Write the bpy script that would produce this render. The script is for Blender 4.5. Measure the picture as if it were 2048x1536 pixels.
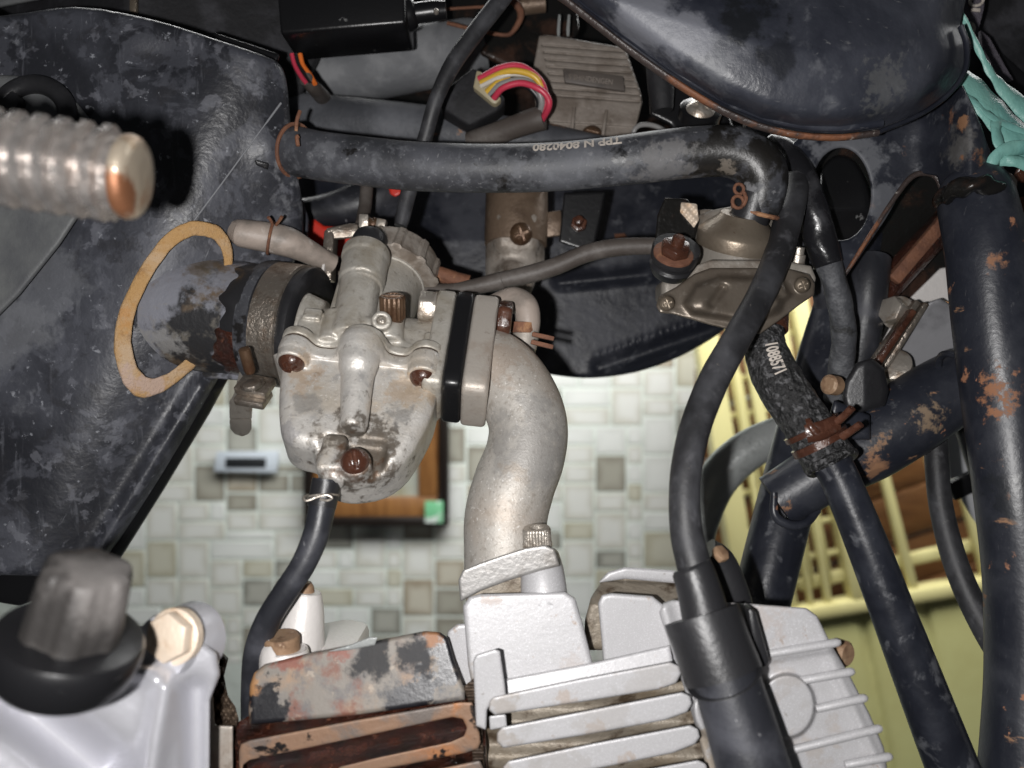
import bpy, bmesh, math, random
import numpy as np
from mathutils import Vector, Matrix, noise as mnoise

sc = bpy.context.scene
for o in list(bpy.data.objects):
    bpy.data.objects.remove(o)
random.seed(7)
rng = np.random.default_rng(7)

# ------------------------------------------------------------------ camera
cam_d = bpy.data.cameras.new("camera")
cam = bpy.data.objects.new("camera", cam_d)
sc.collection.objects.link(cam)
cam.location = (0, 0, 0)
cam.rotation_euler = (math.radians(90), 0, 0)
cam_d.sensor_width = 36
cam_d.lens = 36 / 1.3
cam_d.clip_start = 0.005
cam_d.clip_end = 50
cam_d.dof.use_dof = True
cam_d.dof.focus_distance = 0.232
cam_d.dof.aperture_fstop = 11.5
sc.camera = cam

# ------------------------------------------------------------------ world, lamps
w = bpy.data.worlds.new("World")
sc.world = w
w.use_nodes = True
w.node_tree.nodes["Background"].inputs[0].default_value = (0.92, 0.96, 1.0, 1)
w.node_tree.nodes["Background"].inputs[1].default_value = 0.03
FLASH_W, WALL_FILL_W = 2.6, 19.0
ld = bpy.data.lights.new("phone_flash", "POINT")
ld.energy = FLASH_W
ld.shadow_soft_size = 0.0028
ld.color = (1.0, 0.98, 0.965)
lo_ = bpy.data.objects.new("phone_flash", ld)
lo_.location = (-0.019, -0.004, -0.005)
sc.collection.objects.link(lo_)
la = bpy.data.lights.new("wall_fill", "AREA")  # added unseen fill light that brightens only the wall and gate
la.energy = WALL_FILL_W
la.shape = 'RECTANGLE'
la.size = 1.3
la.size_y = 0.35
la.color = (1.0, 1.0, 0.985)
lo2 = bpy.data.objects.new("wall_fill", la)
lo2.location = (0.22, 0.62, 0.56)
lo2.rotation_euler = (Vector((0.24, 1.25, -0.2)) - Vector(lo2.location)).to_track_quat('-Z', 'Y').to_euler()
sc.collection.objects.link(lo2)
sc.view_settings.view_transform = 'Standard'
sc.view_settings.look = 'None'
sc.view_settings.exposure = 0
sc.view_settings.gamma = 1
sc.render.engine = 'CYCLES'

# ------------------------------------------------------------------ picture <-> place
K = 1.3 / 2048
def V(px, py, d):
    return np.array([(px - 1024) * K * d, d, (768 - py) * K * d])
def R(px, d):
    return px * K * d
def nz(v):
    v = np.asarray(v, float)
    return v / np.linalg.norm(v)

# ------------------------------------------------------------------ materials
def S(r, g, b):
    f = lambda c: ((c / 255) / 12.92) if c / 255 <= 0.04045 else (((c / 255) + 0.055) / 1.055) ** 2.4
    return (f(r), f(g), f(b), 1)

def M(name, base, rough=0.5, metal=0.0, layers=(), bump=(), coat=0.0, spec=0.5, rvar=0.0):
    m = bpy.data.materials.new(name)
    m.use_nodes = True
    nt = m.node_tree
    N, L = nt.nodes, nt.links
    bs = N["Principled BSDF"]
    bs.inputs["Specular IOR Level"].default_value = spec
    bs.inputs["Coat Weight"].default_value = coat
    bs.inputs["Coat Roughness"].default_value = 0.12
    tc = N.new("ShaderNodeTexCoord")
    def tex(kind, scale, detail=6, dist=0.0, stretch=None, rough=0.6, off=0):
        src = tc.outputs["Object"]
        if stretch or off:
            mp = N.new("ShaderNodeMapping")
            mp.inputs["Scale"].default_value = stretch or (1, 1, 1)
            mp.inputs["Location"].default_value = (off, off * 1.7, off * .6)
            if stretch:
                mp.inputs["Rotation"].default_value = (0.3, 0.5, 0.7)
            L.new(src, mp.inputs[0]); src = mp.outputs[0]
        if kind == 'noise':
            t = N.new("ShaderNodeTexNoise")
            t.inputs["Detail"].default_value = detail
            t.inputs["Roughness"].default_value = rough
            t.inputs["Distortion"].default_value = dist
            o = t.outputs["Fac"]
        elif kind == 'cell':
            t = N.new("ShaderNodeTexVoronoi")
            t.feature = 'F1'
            o = t.outputs["Distance"]
        else:
            t = N.new("ShaderNodeTexWave")
            t.inputs["Distortion"].default_value = dist
            t.inputs["Detail"].default_value = detail
            o = t.outputs["Fac"]
        t.inputs["Scale"].default_value = scale
        L.new(src, t.inputs["Vector"])
        return o
    def mapr(o, lo, hi):
        mr = N.new("ShaderNodeMapRange")
        mr.interpolation_type = 'SMOOTHSTEP'
        mr.inputs[1].default_value = lo
        mr.inputs[2].default_value = hi
        L.new(o, mr.inputs[0])
        return mr.outputs[0]
    col = N.new("ShaderNodeRGB"); col.outputs[0].default_value = base
    col = col.outputs[0]
    rg = N.new("ShaderNodeValue"); rg.outputs[0].default_value = rough; rg = rg.outputs[0]
    mt = N.new("ShaderNodeValue"); mt.outputs[0].default_value = metal; mt = mt.outputs[0]
    if rvar:
        o = tex('noise', 220, 4)
        a = N.new("ShaderNodeMath"); a.operation = 'MULTIPLY_ADD'
        L.new(o, a.inputs[0]); a.inputs[1].default_value = rvar * 2; a.inputs[2].default_value = rough - rvar
        rg = a.outputs[0]
    for i, ly in enumerate(layers):
        o = tex(ly.get('kind', 'noise'), ly['scale'], ly.get('detail', 7), ly.get('dist', 0.3),
                ly.get('stretch'), ly.get('nr', 0.62), ly.get('off', i * 0.37 + 0.1))
        f = mapr(o, ly['lo'], ly['hi'])
        if 'amt' in ly:
            a = N.new("ShaderNodeMath"); a.operation = 'MULTIPLY'
            L.new(f, a.inputs[0]); a.inputs[1].default_value = ly['amt']; f = a.outputs[0]
        mx = N.new("ShaderNodeMix"); mx.data_type = 'RGBA'
        L.new(f, mx.inputs[0]); L.new(col, mx.inputs[6]); mx.inputs[7].default_value = ly['col']
        col = mx.outputs[2]
        if 'rough' in ly:
            mr = N.new("ShaderNodeMix"); L.new(f, mr.inputs[0]); L.new(rg, mr.inputs[2])
            mr.inputs[3].default_value = ly['rough']; rg = mr.outputs[0]
        if 'metal' in ly:
            mr = N.new("ShaderNodeMix"); L.new(f, mr.inputs[0]); L.new(mt, mr.inputs[2])
            mr.inputs[3].default_value = ly['metal']; mt = mr.outputs[0]
    L.new(col, bs.inputs["Base Color"]); L.new(rg, bs.inputs["Roughness"]); L.new(mt, bs.inputs["Metallic"])
    nrm = None
    for (kind, scale, dist_) in bump:
        o = tex(kind, scale, 5)
        b = N.new("ShaderNodeBump")
        b.inputs["Strength"].default_value = 1.0
        b.inputs["Distance"].default_value = dist_
        L.new(o, b.inputs["Height"])
        if nrm is not None:
            L.new(nrm, b.inputs["Normal"])
        nrm = b.outputs[0]
    if nrm is not None:
        L.new(nrm, bs.inputs["Normal"])
    return m

G = lambda v: (v, v, v * 1.04, 1)
# dusty black plastic of the airbox
DUSTPL = M("dusty_black_plastic", (.020, .021, .026, 1), .36, layers=[
    dict(scale=26, lo=.38, hi=.70, col=(.058, .061, .075, 1), rough=.48, detail=9),
    dict(scale=70, lo=.515, hi=.575, col=(.115, .12, .145, 1), rough=.6, detail=10, dist=.5, amt=.32),
    dict(scale=130, lo=.56, hi=.62, col=(.19, .195, .225, 1), rough=.7, detail=10, dist=.4, amt=.35),
    dict(scale=40, lo=.60, hi=.68, col=(.13, .135, .155, 1), stretch=(9, 1, 1), amt=.35, off=6),
    dict(scale=150, lo=.53, hi=.62, col=(.022, .022, .026, 1), rough=.45, amt=.6),
    dict(kind='noise', scale=330, lo=.63, hi=.7, col=(.27, .28, .31, 1), amt=.8),
    dict(scale=60, lo=.66, hi=.72, col=(.30, .31, .34, 1), stretch=(1, 14, 1), amt=.55)],
    bump=[('noise', 500, .00015), ('noise', 40, .0010)])
SEATPL = M("black_seat_plastic", (.010, .010, .012, 1), .7, layers=[
    dict(scale=60, lo=.45, hi=.75, col=(.05, .05, .058, 1), rough=.7)], bump=[('noise', 500, .0003)])
GREYPL = M("grey_side_plastic", (.14, .145, .145, 1), .55, layers=[
    dict(scale=40, lo=.4, hi=.7, col=(.085, .088, .095, 1))], bump=[('noise', 500, .0002)])
RUBBER = M("dusty_black_rubber", (.026, .027, .031, 1), .44, layers=[
    dict(scale=40, lo=.30, hi=.75, col=(.078, .081, .094, 1), rough=.6),
    dict(scale=260, lo=.48, hi=.70, col=(.15, .155, .172, 1), rough=.7, amt=.6, detail=10),
    dict(scale=700, lo=.6, hi=.68, col=(.26, .26, .27, 1), amt=.5),
    dict(scale=60, lo=.60, hi=.64, col=(.012, .011, .011, 1), rough=.35)],
    bump=[('noise', 900, .0001)])
BOOTRUB = M("boot_rubber_with_rust_film", (.026, .026, .028, 1), .42, layers=[
    dict(scale=42, lo=.44, hi=.52, col=(.19, .195, .225, 1), rough=.6),
    dict(scale=50, lo=.54, hi=.66, col=(.12, .085, .055, 1), rough=.5, off=2.2),
    dict(scale=160, lo=.52, hi=.68, col=(.22, .20, .17, 1), amt=.55)], bump=[('noise', 500, .0003)])
BLACKRUB = M("clean_black_rubber", (.018, .018, .020, 1), .38, layers=[
    dict(scale=60, lo=.5, hi=.75, col=(.05, .05, .055, 1), rough=.55)], bump=[('noise', 900, .0001)])
CABLE = M("worn_black_cable_jacket", (.017, .017, .019, 1), .5, layers=[
    dict(scale=50, lo=.40, hi=.7, col=(.062, .063, .070, 1), rough=.6),
    dict(scale=180, lo=.55, hi=.72, col=(.11, .11, .12, 1), rough=.7, amt=.5),
    dict(scale=600, lo=.66, hi=.72, col=(.16, .15, .14, 1), amt=.6)], bump=[('noise', 900, .00008)])
HOSE2 = M("smooth_charcoal_hose", (.020, .021, .026, 1), .40, layers=[
    dict(scale=55, lo=.42, hi=.7, col=(.058, .06, .072, 1), rough=.6),
    dict(scale=400, lo=.66, hi=.72, col=(.2, .2, .21, 1))], bump=[('noise', 800, .0001)])
BRAID = M("fibrous_black_hose", (.020, .020, .021, 1), .35, layers=[
    dict(scale=420, lo=.52, hi=.62, col=(.11, .11, .115, 1), rough=.5),
    dict(scale=60, lo=.5, hi=.7, col=(.05, .05, .05, 1))], bump=[('noise', 900, .0012), ('cell', 600, .0006)])
TANHOSE = M("aged_taupe_hose", (.070, .058, .051, 1), .55, layers=[
    dict(scale=80, lo=.4, hi=.7, col=(.13, .115, .105, 1))], bump=[('noise', 700, .00015)])
WHITERUB = M("aged_white_rubber", (.36, .30, .26, 1), .5, layers=[
    dict(scale=70, lo=.42, hi=.66, col=(.21, .18, .155, 1)),
    dict(scale=220, lo=.6, hi=.7, col=(.46, .41, .37, 1))], bump=[('noise', 400, .0002)])
TAPE = M("black_wiring_tape", (.012, .012, .014, 1), .24, layers=[
    dict(scale=70, lo=.5, hi=.7, col=(.05, .05, .055, 1), rough=.45)], bump=[('noise', 160, .0004)])
GREYTAPE = M("greyed_tape", (.055, .057, .064, 1), .6, layers=[
    dict(scale=120, lo=.45, hi=.65, col=(.15, .155, .165, 1)),
    dict(scale=60, lo=.6, hi=.68, col=(.02, .02, .02, 1))], bump=[('noise', 260, .001)])
CAST = M("stained_cast_aluminium", (.63, .605, .57, 1), .47, .45, layers=[
    dict(scale=55, lo=.44, hi=.66, col=(.50, .45, .385, 1), rough=.55),
    dict(scale=130, lo=.52, hi=.70, col=(.36, .35, .345, 1), amt=.75, rough=.45),
    dict(scale=38, lo=.58, hi=.72, col=(.50, .33, .16, 1), metal=.15, amt=.65, off=3.1),
    dict(scale=420, lo=.6, hi=.68, col=(.28, .25, .22, 1), amt=.6),
    dict(scale=1100, lo=.6, hi=.67, col=(.85, .84, .82, 1), amt=.5, off=2), dict(scale=1200, lo=.6, hi=.67, col=(.3, .28, .26, 1), amt=.45, off=5)],
    bump=[('noise', 1000, .00016), ('noise', 300, .00016)], rvar=.1)
CASTD = M("dirty_cast_aluminium", (.50, .475, .43, 1), .46, .4, layers=[
    dict(scale=60, lo=.45, hi=.72, col=(.33, .29, .23, 1)),
    dict(scale=300, lo=.55, hi=.68, col=(.22, .19, .15, 1), amt=.6),
    dict(scale=30, lo=.6, hi=.76, col=(.25, .16, .08, 1), metal=.1, amt=.7, off=1.1)],
    bump=[('noise', 900, .0002), ('noise', 200, .0003)])
ELBOW = M("sand_cast_aluminium", (.47, .445, .41, 1), .55, .35, layers=[
    dict(scale=500, lo=.5, hi=.66, col=(.33, .30, .265, 1), amt=.8),
    dict(scale=32, lo=.45, hi=.75, col=(.42, .345, .28, 1), amt=.8),
    dict(scale=1100, lo=.6, hi=.66, col=(.78, .76, .73, 1), amt=.7),
    dict(scale=1300, lo=.6, hi=.66, col=(.2, .18, .16, 1), amt=.6, off=9)],
    bump=[('noise', 1700, .00010)], rvar=.12)
FLANGE = M("weathered_flange_alloy", (.46, .42, .375, 1), .5, .4, layers=[
    dict(scale=90, lo=.46, hi=.66, col=(.38, .32, .27, 1)),
    dict(scale=320, lo=.6, hi=.7, col=(.25, .20, .16, 1), amt=.6)], bump=[('noise', 900, .00012)])
FLANGEG = M("grey_filed_flange", (.36, .35, .34, 1), .42, .5, layers=[
    dict(scale=120, lo=.48, hi=.66, col=(.25, .235, .22, 1)),
    dict(scale=300, lo=.58, hi=.7, col=(.5, .48, .46, 1), stretch=(1, 6, 1), amt=.6),
    dict(scale=60, lo=.62, hi=.7, col=(.26, .17, .10, 1), off=3, amt=.6)], bump=[('noise', 900, .00012)])
SILVER = M("silver_engine_paint", (.47, .465, .475, 1), .46, .18, layers=[
    dict(scale=3600, lo=.56, hi=.7, col=(.75, .75, .78, 1), amt=.6, rough=.3, detail=1),
    dict(scale=35, lo=.62, hi=.78, col=(.52, .44, .37, 1), amt=.55),
    dict(scale=260, lo=.66, hi=.72, col=(.30, .20, .13, 1), amt=.55),
    dict(scale=75, lo=.56, hi=.72, col=(.36, .35, .34, 1), off=5, amt=.6),
    dict(scale=500, lo=.68, hi=.72, col=(.2, .17, .14, 1), amt=.6)],
    bump=[('noise', 1300, .00004), ('noise', 160, .00010)])
SILVERD = M("stained_shaded_silver", (.27, .235, .19, 1), .5, .25, layers=[  # grime stains, with the base also darkened as shade between the fins
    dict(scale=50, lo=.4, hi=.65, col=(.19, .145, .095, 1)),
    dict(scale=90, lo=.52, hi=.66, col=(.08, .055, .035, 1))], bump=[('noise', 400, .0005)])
WHITEAL = M("white_case_paint", (.70, .67, .65, 1), .45, .1, layers=[
    dict(scale=40, lo=.5, hi=.75, col=(.62, .56, .50, 1))], bump=[('noise', 500, .0002)])
RUSTOIL = M("oily_brown_rust", (.060, .023, .014, 1), .24, layers=[
    dict(scale=180, lo=.45, hi=.65, col=(.105, .043, .026, 1), rough=.36),
    dict(scale=80, lo=.55, hi=.72, col=(.03, .012, .008, 1))], bump=[('noise', 400, .0004)], coat=.3)
RUSTDRY = M("dry_orange_rust", (.19, .082, .045, 1), .75, layers=[
    dict(scale=200, lo=.42, hi=.65, col=(.13, .055, .032, 1)),
    dict(scale=90, lo=.58, hi=.7, col=(.38, .20, .10, 1))], bump=[('noise', 700, .0005)])
RUSTTAR = M("tarry_wet_rust", (.055, .017, .010, 1), .11, layers=[
    dict(scale=120, lo=.45, hi=.62, col=(.014, .009, .008, 1), rough=.12),
    dict(scale=260, lo=.6, hi=.7, col=(.16, .06, .03, 1), rough=.4)],
    bump=[('noise', 260, .0030), ('noise', 700, .0016)], coat=.7)
RUSTPAINT = M("rusted_black_paint", (.20, .18, .158, 1), .55, .1, layers=[
    dict(scale=70, lo=.48, hi=.66, col=(.29, .20, .135, 1)),
    dict(scale=150, lo=.5, hi=.66, col=(.11, .105, .11, 1), off=8.3, amt=.7),
    dict(scale=45, lo=.56, hi=.66, col=(.17, .06, .038, 1), off=4.0, amt=.85),
    dict(scale=44, lo=.525, hi=.555, col=(.012, .012, .015, 1), rough=.35, off=6.3, detail=10),
    dict(scale=260, lo=.62, hi=.7, col=(.42, .35, .28, 1), amt=.5)], bump=[('noise', 400, .0001)])
RUSTFIN = M("rusty_iron_fin", (.26, .16, .105, 1), .5, .15, layers=[
    dict(scale=80, lo=.44, hi=.6, col=(.16, .135, .12, 1)),
    dict(scale=60, lo=.56, hi=.68, col=(.36, .16, .07, 1), off=4.0),
    dict(scale=120, lo=.58, hi=.63, col=(.016, .014, .014, 1), rough=.3, off=6.3)], bump=[('noise', 400, .0003)])
STEEL = M("dulled_clamp_steel", (.36, .315, .27, 1), .30, .8, layers=[
    dict(scale=160, lo=.44, hi=.66, col=(.20, .155, .12, 1), rough=.45),
    dict(scale=700, lo=.55, hi=.66, col=(.55, .50, .44, 1), amt=.6)], bump=[('noise', 520, .0003), ('noise', 1200, .0002)])
ZINC = M("zinc_bolt", (.52, .475, .42, 1), .34, .7, layers=[
    dict(scale=200, lo=.5, hi=.7, col=(.28, .22, .17, 1), rough=.5)], bump=[('noise', 600, .0003)])
BRASS = M("brassy_plating", (.24, .20, .155, 1), .36, .6, layers=[
    dict(scale=80, lo=.45, hi=.7, col=(.17, .135, .10, 1), rough=.42),
    dict(scale=300, lo=.62, hi=.7, col=(.12, .07, .04, 1), amt=.6)], bump=[('noise', 700, .0001)])
BROWNSCREW = M("tea_stained_screw", (.125, .075, .045, 1), .36, .45, layers=[
    dict(scale=250, lo=.45, hi=.65, col=(.09, .045, .025, 1))], bump=[('noise', 600, .0003)])
FRAMEP = M("scuffed_frame_paint", (.013, .0145, .021, 1), .29, layers=[
    dict(scale=70, lo=.38, hi=.8, col=(.032, .035, .046, 1), rough=.42, detail=10),
    dict(scale=160, lo=.55, hi=.7, col=(.14, .145, .16, 1), rough=.6, amt=.6),
    dict(scale=300, lo=.64, hi=.72, col=(.2, .2, .21, 1), stretch=(1, 7, 1), amt=.22),
    dict(scale=32, lo=.63, hi=.68, col=(.24, .115, .065, 1), rough=.75, detail=10, off=5.1)],
    bump=[('noise', 700, .00008)])
FRAMER = M("frame_paint_rusting", (.016, .018, .026, 1), .36, layers=[
    dict(scale=65, lo=.38, hi=.8, col=(.044, .047, .058, 1), rough=.45, detail=10),
    dict(scale=300, lo=.62, hi=.72, col=(.2, .2, .205, 1), stretch=(1, 6, 1), amt=.25),
    dict(scale=60, lo=.64, hi=.69, col=(.27, .15, .085, 1), rough=.75, detail=12, off=1.7, stretch=(1, 1, 3)),
    dict(scale=120, lo=.64, hi=.69, col=(.34, .16, .09, 1), rough=.75, off=7)],
    bump=[('noise', 600, .0001)])
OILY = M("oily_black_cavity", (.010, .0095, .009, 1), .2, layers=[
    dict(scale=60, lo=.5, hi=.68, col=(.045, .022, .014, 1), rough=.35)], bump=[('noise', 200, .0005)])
TANKP = M("dusty_navy_tank_paint", (.014, .016, .024, 1), .28, layers=[
    dict(scale=24, lo=.36, hi=.78, col=(.058, .062, .078, 1), rough=.46, detail=10),
    dict(scale=110, lo=.56, hi=.72, col=(.12, .125, .14, 1), rough=.6, amt=.6),
    dict(scale=180, lo=.64, hi=.7, col=(.2, .2, .2, 1), stretch=(1, 10, 1), amt=.45)],
    bump=[('noise', 300, .00025)])
SEAMRUST = M("rusty_tank_seam", (.05, .038, .035, 1), .35, layers=[
    dict(scale=45, lo=.50, hi=.60, col=(.19, .075, .035, 1), rough=.65),
    dict(scale=300, lo=.62, hi=.68, col=(.5, .46, .42, 1), amt=.6)], bump=[('noise', 400, .0006)])
FENDER = M("navy_black_mudguard", (.015, .017, .025, 1), .42, layers=[
    dict(scale=40, lo=.42, hi=.68, col=(.058, .061, .075, 1), rough=.55),
    dict(scale=170, lo=.58, hi=.7, col=(.12, .125, .14, 1), amt=.6)], bump=[('noise', 220, .0004)])
SPINE = M("grey_dusted_frame", (.062, .065, .074, 1), .5, layers=[
    dict(scale=40, lo=.42, hi=.68, col=(.13, .135, .15, 1), rough=.65),
    dict(scale=60, lo=.64, hi=.69, col=(.30, .16, .09, 1), detail=10, off=3)], bump=[('noise', 400, .0003)])
GREYTUBE = M("powdery_grey_tube", (.15, .155, .165, 1), .7, layers=[
    dict(scale=70, lo=.4, hi=.66, col=(.235, .24, .25, 1))], bump=[('noise', 400, .0003)])
REGUL = M("dirty_finned_alloy", (.27, .235, .205, 1), .6, .15, layers=[
    dict(scale=90, lo=.42, hi=.68, col=(.17, .14, .115, 1)),
    dict(scale=300, lo=.6, hi=.7, col=(.38, .345, .31, 1), amt=.6)], bump=[('noise', 500, .0004)])
COVERM = M("brown_filmed_cover", (.155, .13, .105, 1), .36, .5, layers=[
    dict(scale=80, lo=.45, hi=.68, col=(.10, .08, .062, 1), rough=.5),
    dict(scale=260, lo=.58, hi=.68, col=(.24, .21, .18, 1), amt=.6),
    dict(scale=60, lo=.62, hi=.7, col=(.15, .075, .035, 1), off=4, amt=.7)], bump=[('noise', 700, .0001)])
HOUSM = M("grimy_valve_casting", (.25, .228, .20, 1), .5, .3, layers=[
    dict(scale=70, lo=.44, hi=.64, col=(.145, .12, .098, 1)),
    dict(scale=220, lo=.58, hi=.66, col=(.33, .31, .29, 1), amt=.6)], bump=[('noise', 700, .00015)])
GREYBR = M("light_grey_bracket", (.27, .27, .285, 1), .45, layers=[
    dict(scale=60, lo=.45, hi=.7, col=(.17, .17, .18, 1))], bump=[('noise', 500, .0001)])
PLATE = M("dark_name_plate", (.10, .085, .075, 1), .5, layers=[dict(scale=150, lo=.45, hi=.7, col=(.06, .05, .045, 1))])
PETBR = M("brown_filmed_alloy", (.19, .135, .095, 1), .42, .35, layers=[
    dict(scale=70, lo=.45, hi=.7, col=(.10, .066, .045, 1)),
    dict(scale=200, lo=.6, hi=.72, col=(.3, .26, .22, 1), amt=.6)], bump=[('noise', 500, .0003)])
PETAL = M("grimy_pale_alloy", (.38, .34, .30, 1), .5, .3, layers=[
    dict(scale=60, lo=.44, hi=.64, col=(.18, .145, .115, 1)),
    dict(scale=200, lo=.58, hi=.68, col=(.10, .08, .06, 1), amt=.7)], bump=[('noise', 500, .0004)])
FOAM = M("orange_foam", (.47, .28, .115, 1), .9, layers=[
    dict(scale=60, lo=.45, hi=.7, col=(.52, .38, .25, 1)),
    dict(scale=160, lo=.58, hi=.66, col=(.30, .17, .08, 1), amt=.6),
    dict(scale=900, lo=.55, hi=.65, col=(.36, .18, .06, 1), amt=.5)], bump=[('noise', 1400, .0006)])
WPINK = M("crimson_wire", (.55, .045, .085, 1), .35)
WYEL = M("yellow_wire", (.65, .40, .05, 1), .35)
WWHITE = M("white_wire", (.6, .56, .5, 1), .35)
WGREY = M("grey_wire", (.25, .245, .24, 1), .35)
WBLACK = M("black_wire", (.012, .012, .013, 1), .35)
WORANGE = M("orange_wire", (.75, .17, .03, 1), .35)
NATNYL = M("yellowed_nylon", (.36, .31, .20, 1), .45)
BLACKPL = M("black_shiny_plastic", (.008, .008, .009, 1), .3, layers=[
    dict(scale=300, lo=.68, hi=.72, col=(.15, .15, .15, 1))], bump=[('noise', 600, .00006)])
REDPL = M("red_plastic", (.58, .03, .015, 1), .4, layers=[dict(scale=60, lo=.5, hi=.8, col=(.3, .015, .01, 1))])
TEAL = M("turquoise_ribbon", (.20, .42, .37, 1), .38, layers=[
    dict(scale=50, lo=.4, hi=.7, col=(.13, .33, .31, 1))], bump=[('noise', 300, .0005)])
WEBB = M("mauve_webbing", (.10, .09, .11, 1), .8, bump=[('noise', 1200, .0006)])
PRINTW = M("worn_white_print", (.50, .45, .40, 1), .7, layers=[dict(scale=500, lo=.56, hi=.64, col=(.14, .13, .13, 1), amt=.8)])
BLUEGREY = M("plain_dark_cloth", (.012, .013, .02, 1), .8)
CHROME = M("brushed_stand_steel", (.33, .345, .34, 1), .32, .15, layers=[dict(scale=60, lo=.5, hi=.7, col=(.19, .2, .195, 1))], bump=[('noise', 500, .0003)])
PEDAL = M("plated_pedal_steel", (.44, .41, .39, 1), .26, .8, layers=[
    dict(scale=60, lo=.46, hi=.7, col=(.30, .25, .22, 1), rough=.5),
    dict(scale=90, lo=.58, hi=.72, col=(.38, .18, .07, 1), rough=.6, off=3)], bump=[('noise', 400, .0004)])
PEDALEND = M("rusting_pedal_tip", (.48, .41, .32, 1), .3, .6, layers=[
    dict(scale=60, lo=.44, hi=.58, col=(.26, .11, .04, 1), rough=.55)], bump=[('noise', 400, .0003)])
CASEBR = M("bright_crankcase", (.50, .50, .535, 1), .33, .4, layers=[
    dict(scale=30, lo=.55, hi=.75, col=(.60, .57, .56, 1))], bump=[('noise', 300, .0002)])
BOLTPALE = M("pale_grease_bolt", (.66, .55, .44, 1), .5, .2, layers=[
    dict(scale=120, lo=.5, hi=.68, col=(.50, .33, .20, 1))], bump=[('noise', 300, .0004)])
TANBOLT = M("tan_rusted_bolt", (.30, .19, .115, 1), .6, .1, layers=[
    dict(scale=180, lo=.46, hi=.64, col=(.17, .095, .055, 1)),
    dict(scale=300, lo=.6, hi=.68, col=(.42, .30, .20, 1))], bump=[('noise', 700, .0003)])
CAPGREY = M("worn_grey_bakelite", (.028, .026, .025, 1), .4, layers=[dict(scale=45, lo=.5, hi=.66, col=(.06, .056, .053, 1))], bump=[('noise', 400, .0003)])
GASKET = M("charred_gasket", (.055, .036, .024, 1), .5, layers=[dict(scale=200, lo=.45, hi=.65, col=(.14, .10, .07, 1))], bump=[('noise', 350, .0018)])
CONC = M("pale_grout", (.70, .76, .70, 1), .7, bump=[('noise', 60, .002)])
WOODD = M("brown_wood", (.17, .075, .025, 1), .5, layers=[
    dict(scale=9, lo=.35, hi=.7, col=(.075, .03, .010, 1), stretch=(1, 7, 7)),
    dict(scale=30, lo=.5, hi=.75, col=(.26, .13, .05, 1), stretch=(1, 9, 9), amt=.7)])
WOODF = M("honey_wood_frame", (.30, .14, .045, 1), .4, layers=[
    dict(scale=12, lo=.35, hi=.7, col=(.16, .065, .02, 1), stretch=(8, 8, 1))])
BLACKFR = M("dark_frame_moulding", (.014, .010, .008, 1), .35)
YELLOW = M("pale_yellow_enamel", (.60, .55, .26, 1), .42, layers=[
    dict(scale=12, lo=.45, hi=.75, col=(.52, .46, .20, 1)),
    dict(scale=60, lo=.68, hi=.76, col=(.25, .15, .05, 1), amt=.5)])
YELSHEET = M("olive_yellow_enamel", (.60, .59, .27, 1), .42, layers=[
    dict(scale=7, lo=.4, hi=.75, col=(.52, .49, .21, 1)),
    dict(scale=40, lo=.66, hi=.76, col=(.33, .22, .09, 1), amt=.5)])
PLATEW = M("bluish_white_plastic", (.60, .66, .72, 1), .4)
SLOTD = M("dark_slot_plastic", (.02, .022, .024, 1), .4)
WHITEP = M("white_body_paint", (.60, .61, .63, 1), .3)
GREENST = M("green_sticker", (.18, .52, .27, 1), .5, layers=[dict(scale=28, lo=.5, hi=.6, col=(.72, .8, .74, 1))])
PICT = M("faded_print", (.40, .42, .36, 1), .25, layers=[
    dict(scale=12, lo=.4, hi=.65, col=(.28, .26, .16, 1)), dict(scale=25, lo=.5, hi=.7, col=(.42, .47, .46, 1))])

# ------------------------------------------------------------------ objects
WL = {}
def link(o): sc.collection.objects.link(o)
def tag(o, label=None, cat=None, group=None, kind=None):
    if label: o["label"] = label
    if cat: o["category"] = cat
    if group: o["group"] = group
    if kind: o["kind"] = kind
    return o
def thing(name, label, cat, loc, group=None):
    o = bpy.data.objects.new(name, None)
    o.empty_display_size = 0.01
    o.location = tuple(loc)
    link(o)
    WL[o] = np.array(loc, float)
    return tag(o, label, cat, group)
def to_mesh(name, geo, mat, ang=38):
    verts, faces = geo
    me = bpy.data.meshes.new(name)
    me.from_pydata(np.asarray(verts).tolist(), [], faces if isinstance(faces, list) else faces.tolist())
    me.update()
    me.shade_smooth()
    if ang:
        me.set_sharp_from_angle(angle=math.radians(ang))
    me.materials.append(mat)
    return me
def obj(name, geo, mat, parent=None, ang=38, label=None, cat=None, group=None, kind=None):
    v = np.asarray(geo[0], float)
    c = (v.min(0) + v.max(0)) / 2
    me = to_mesh(name, (v - c, geo[1]), mat, ang)
    o = bpy.data.objects.new(name, me)
    link(o)
    if parent is not None:
        o.parent = parent
        o.location = tuple(c - WL[parent])
    else:
        o.location = tuple(c)
    WL[o] = c
    return tag(o, label, cat, group, kind)

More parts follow.
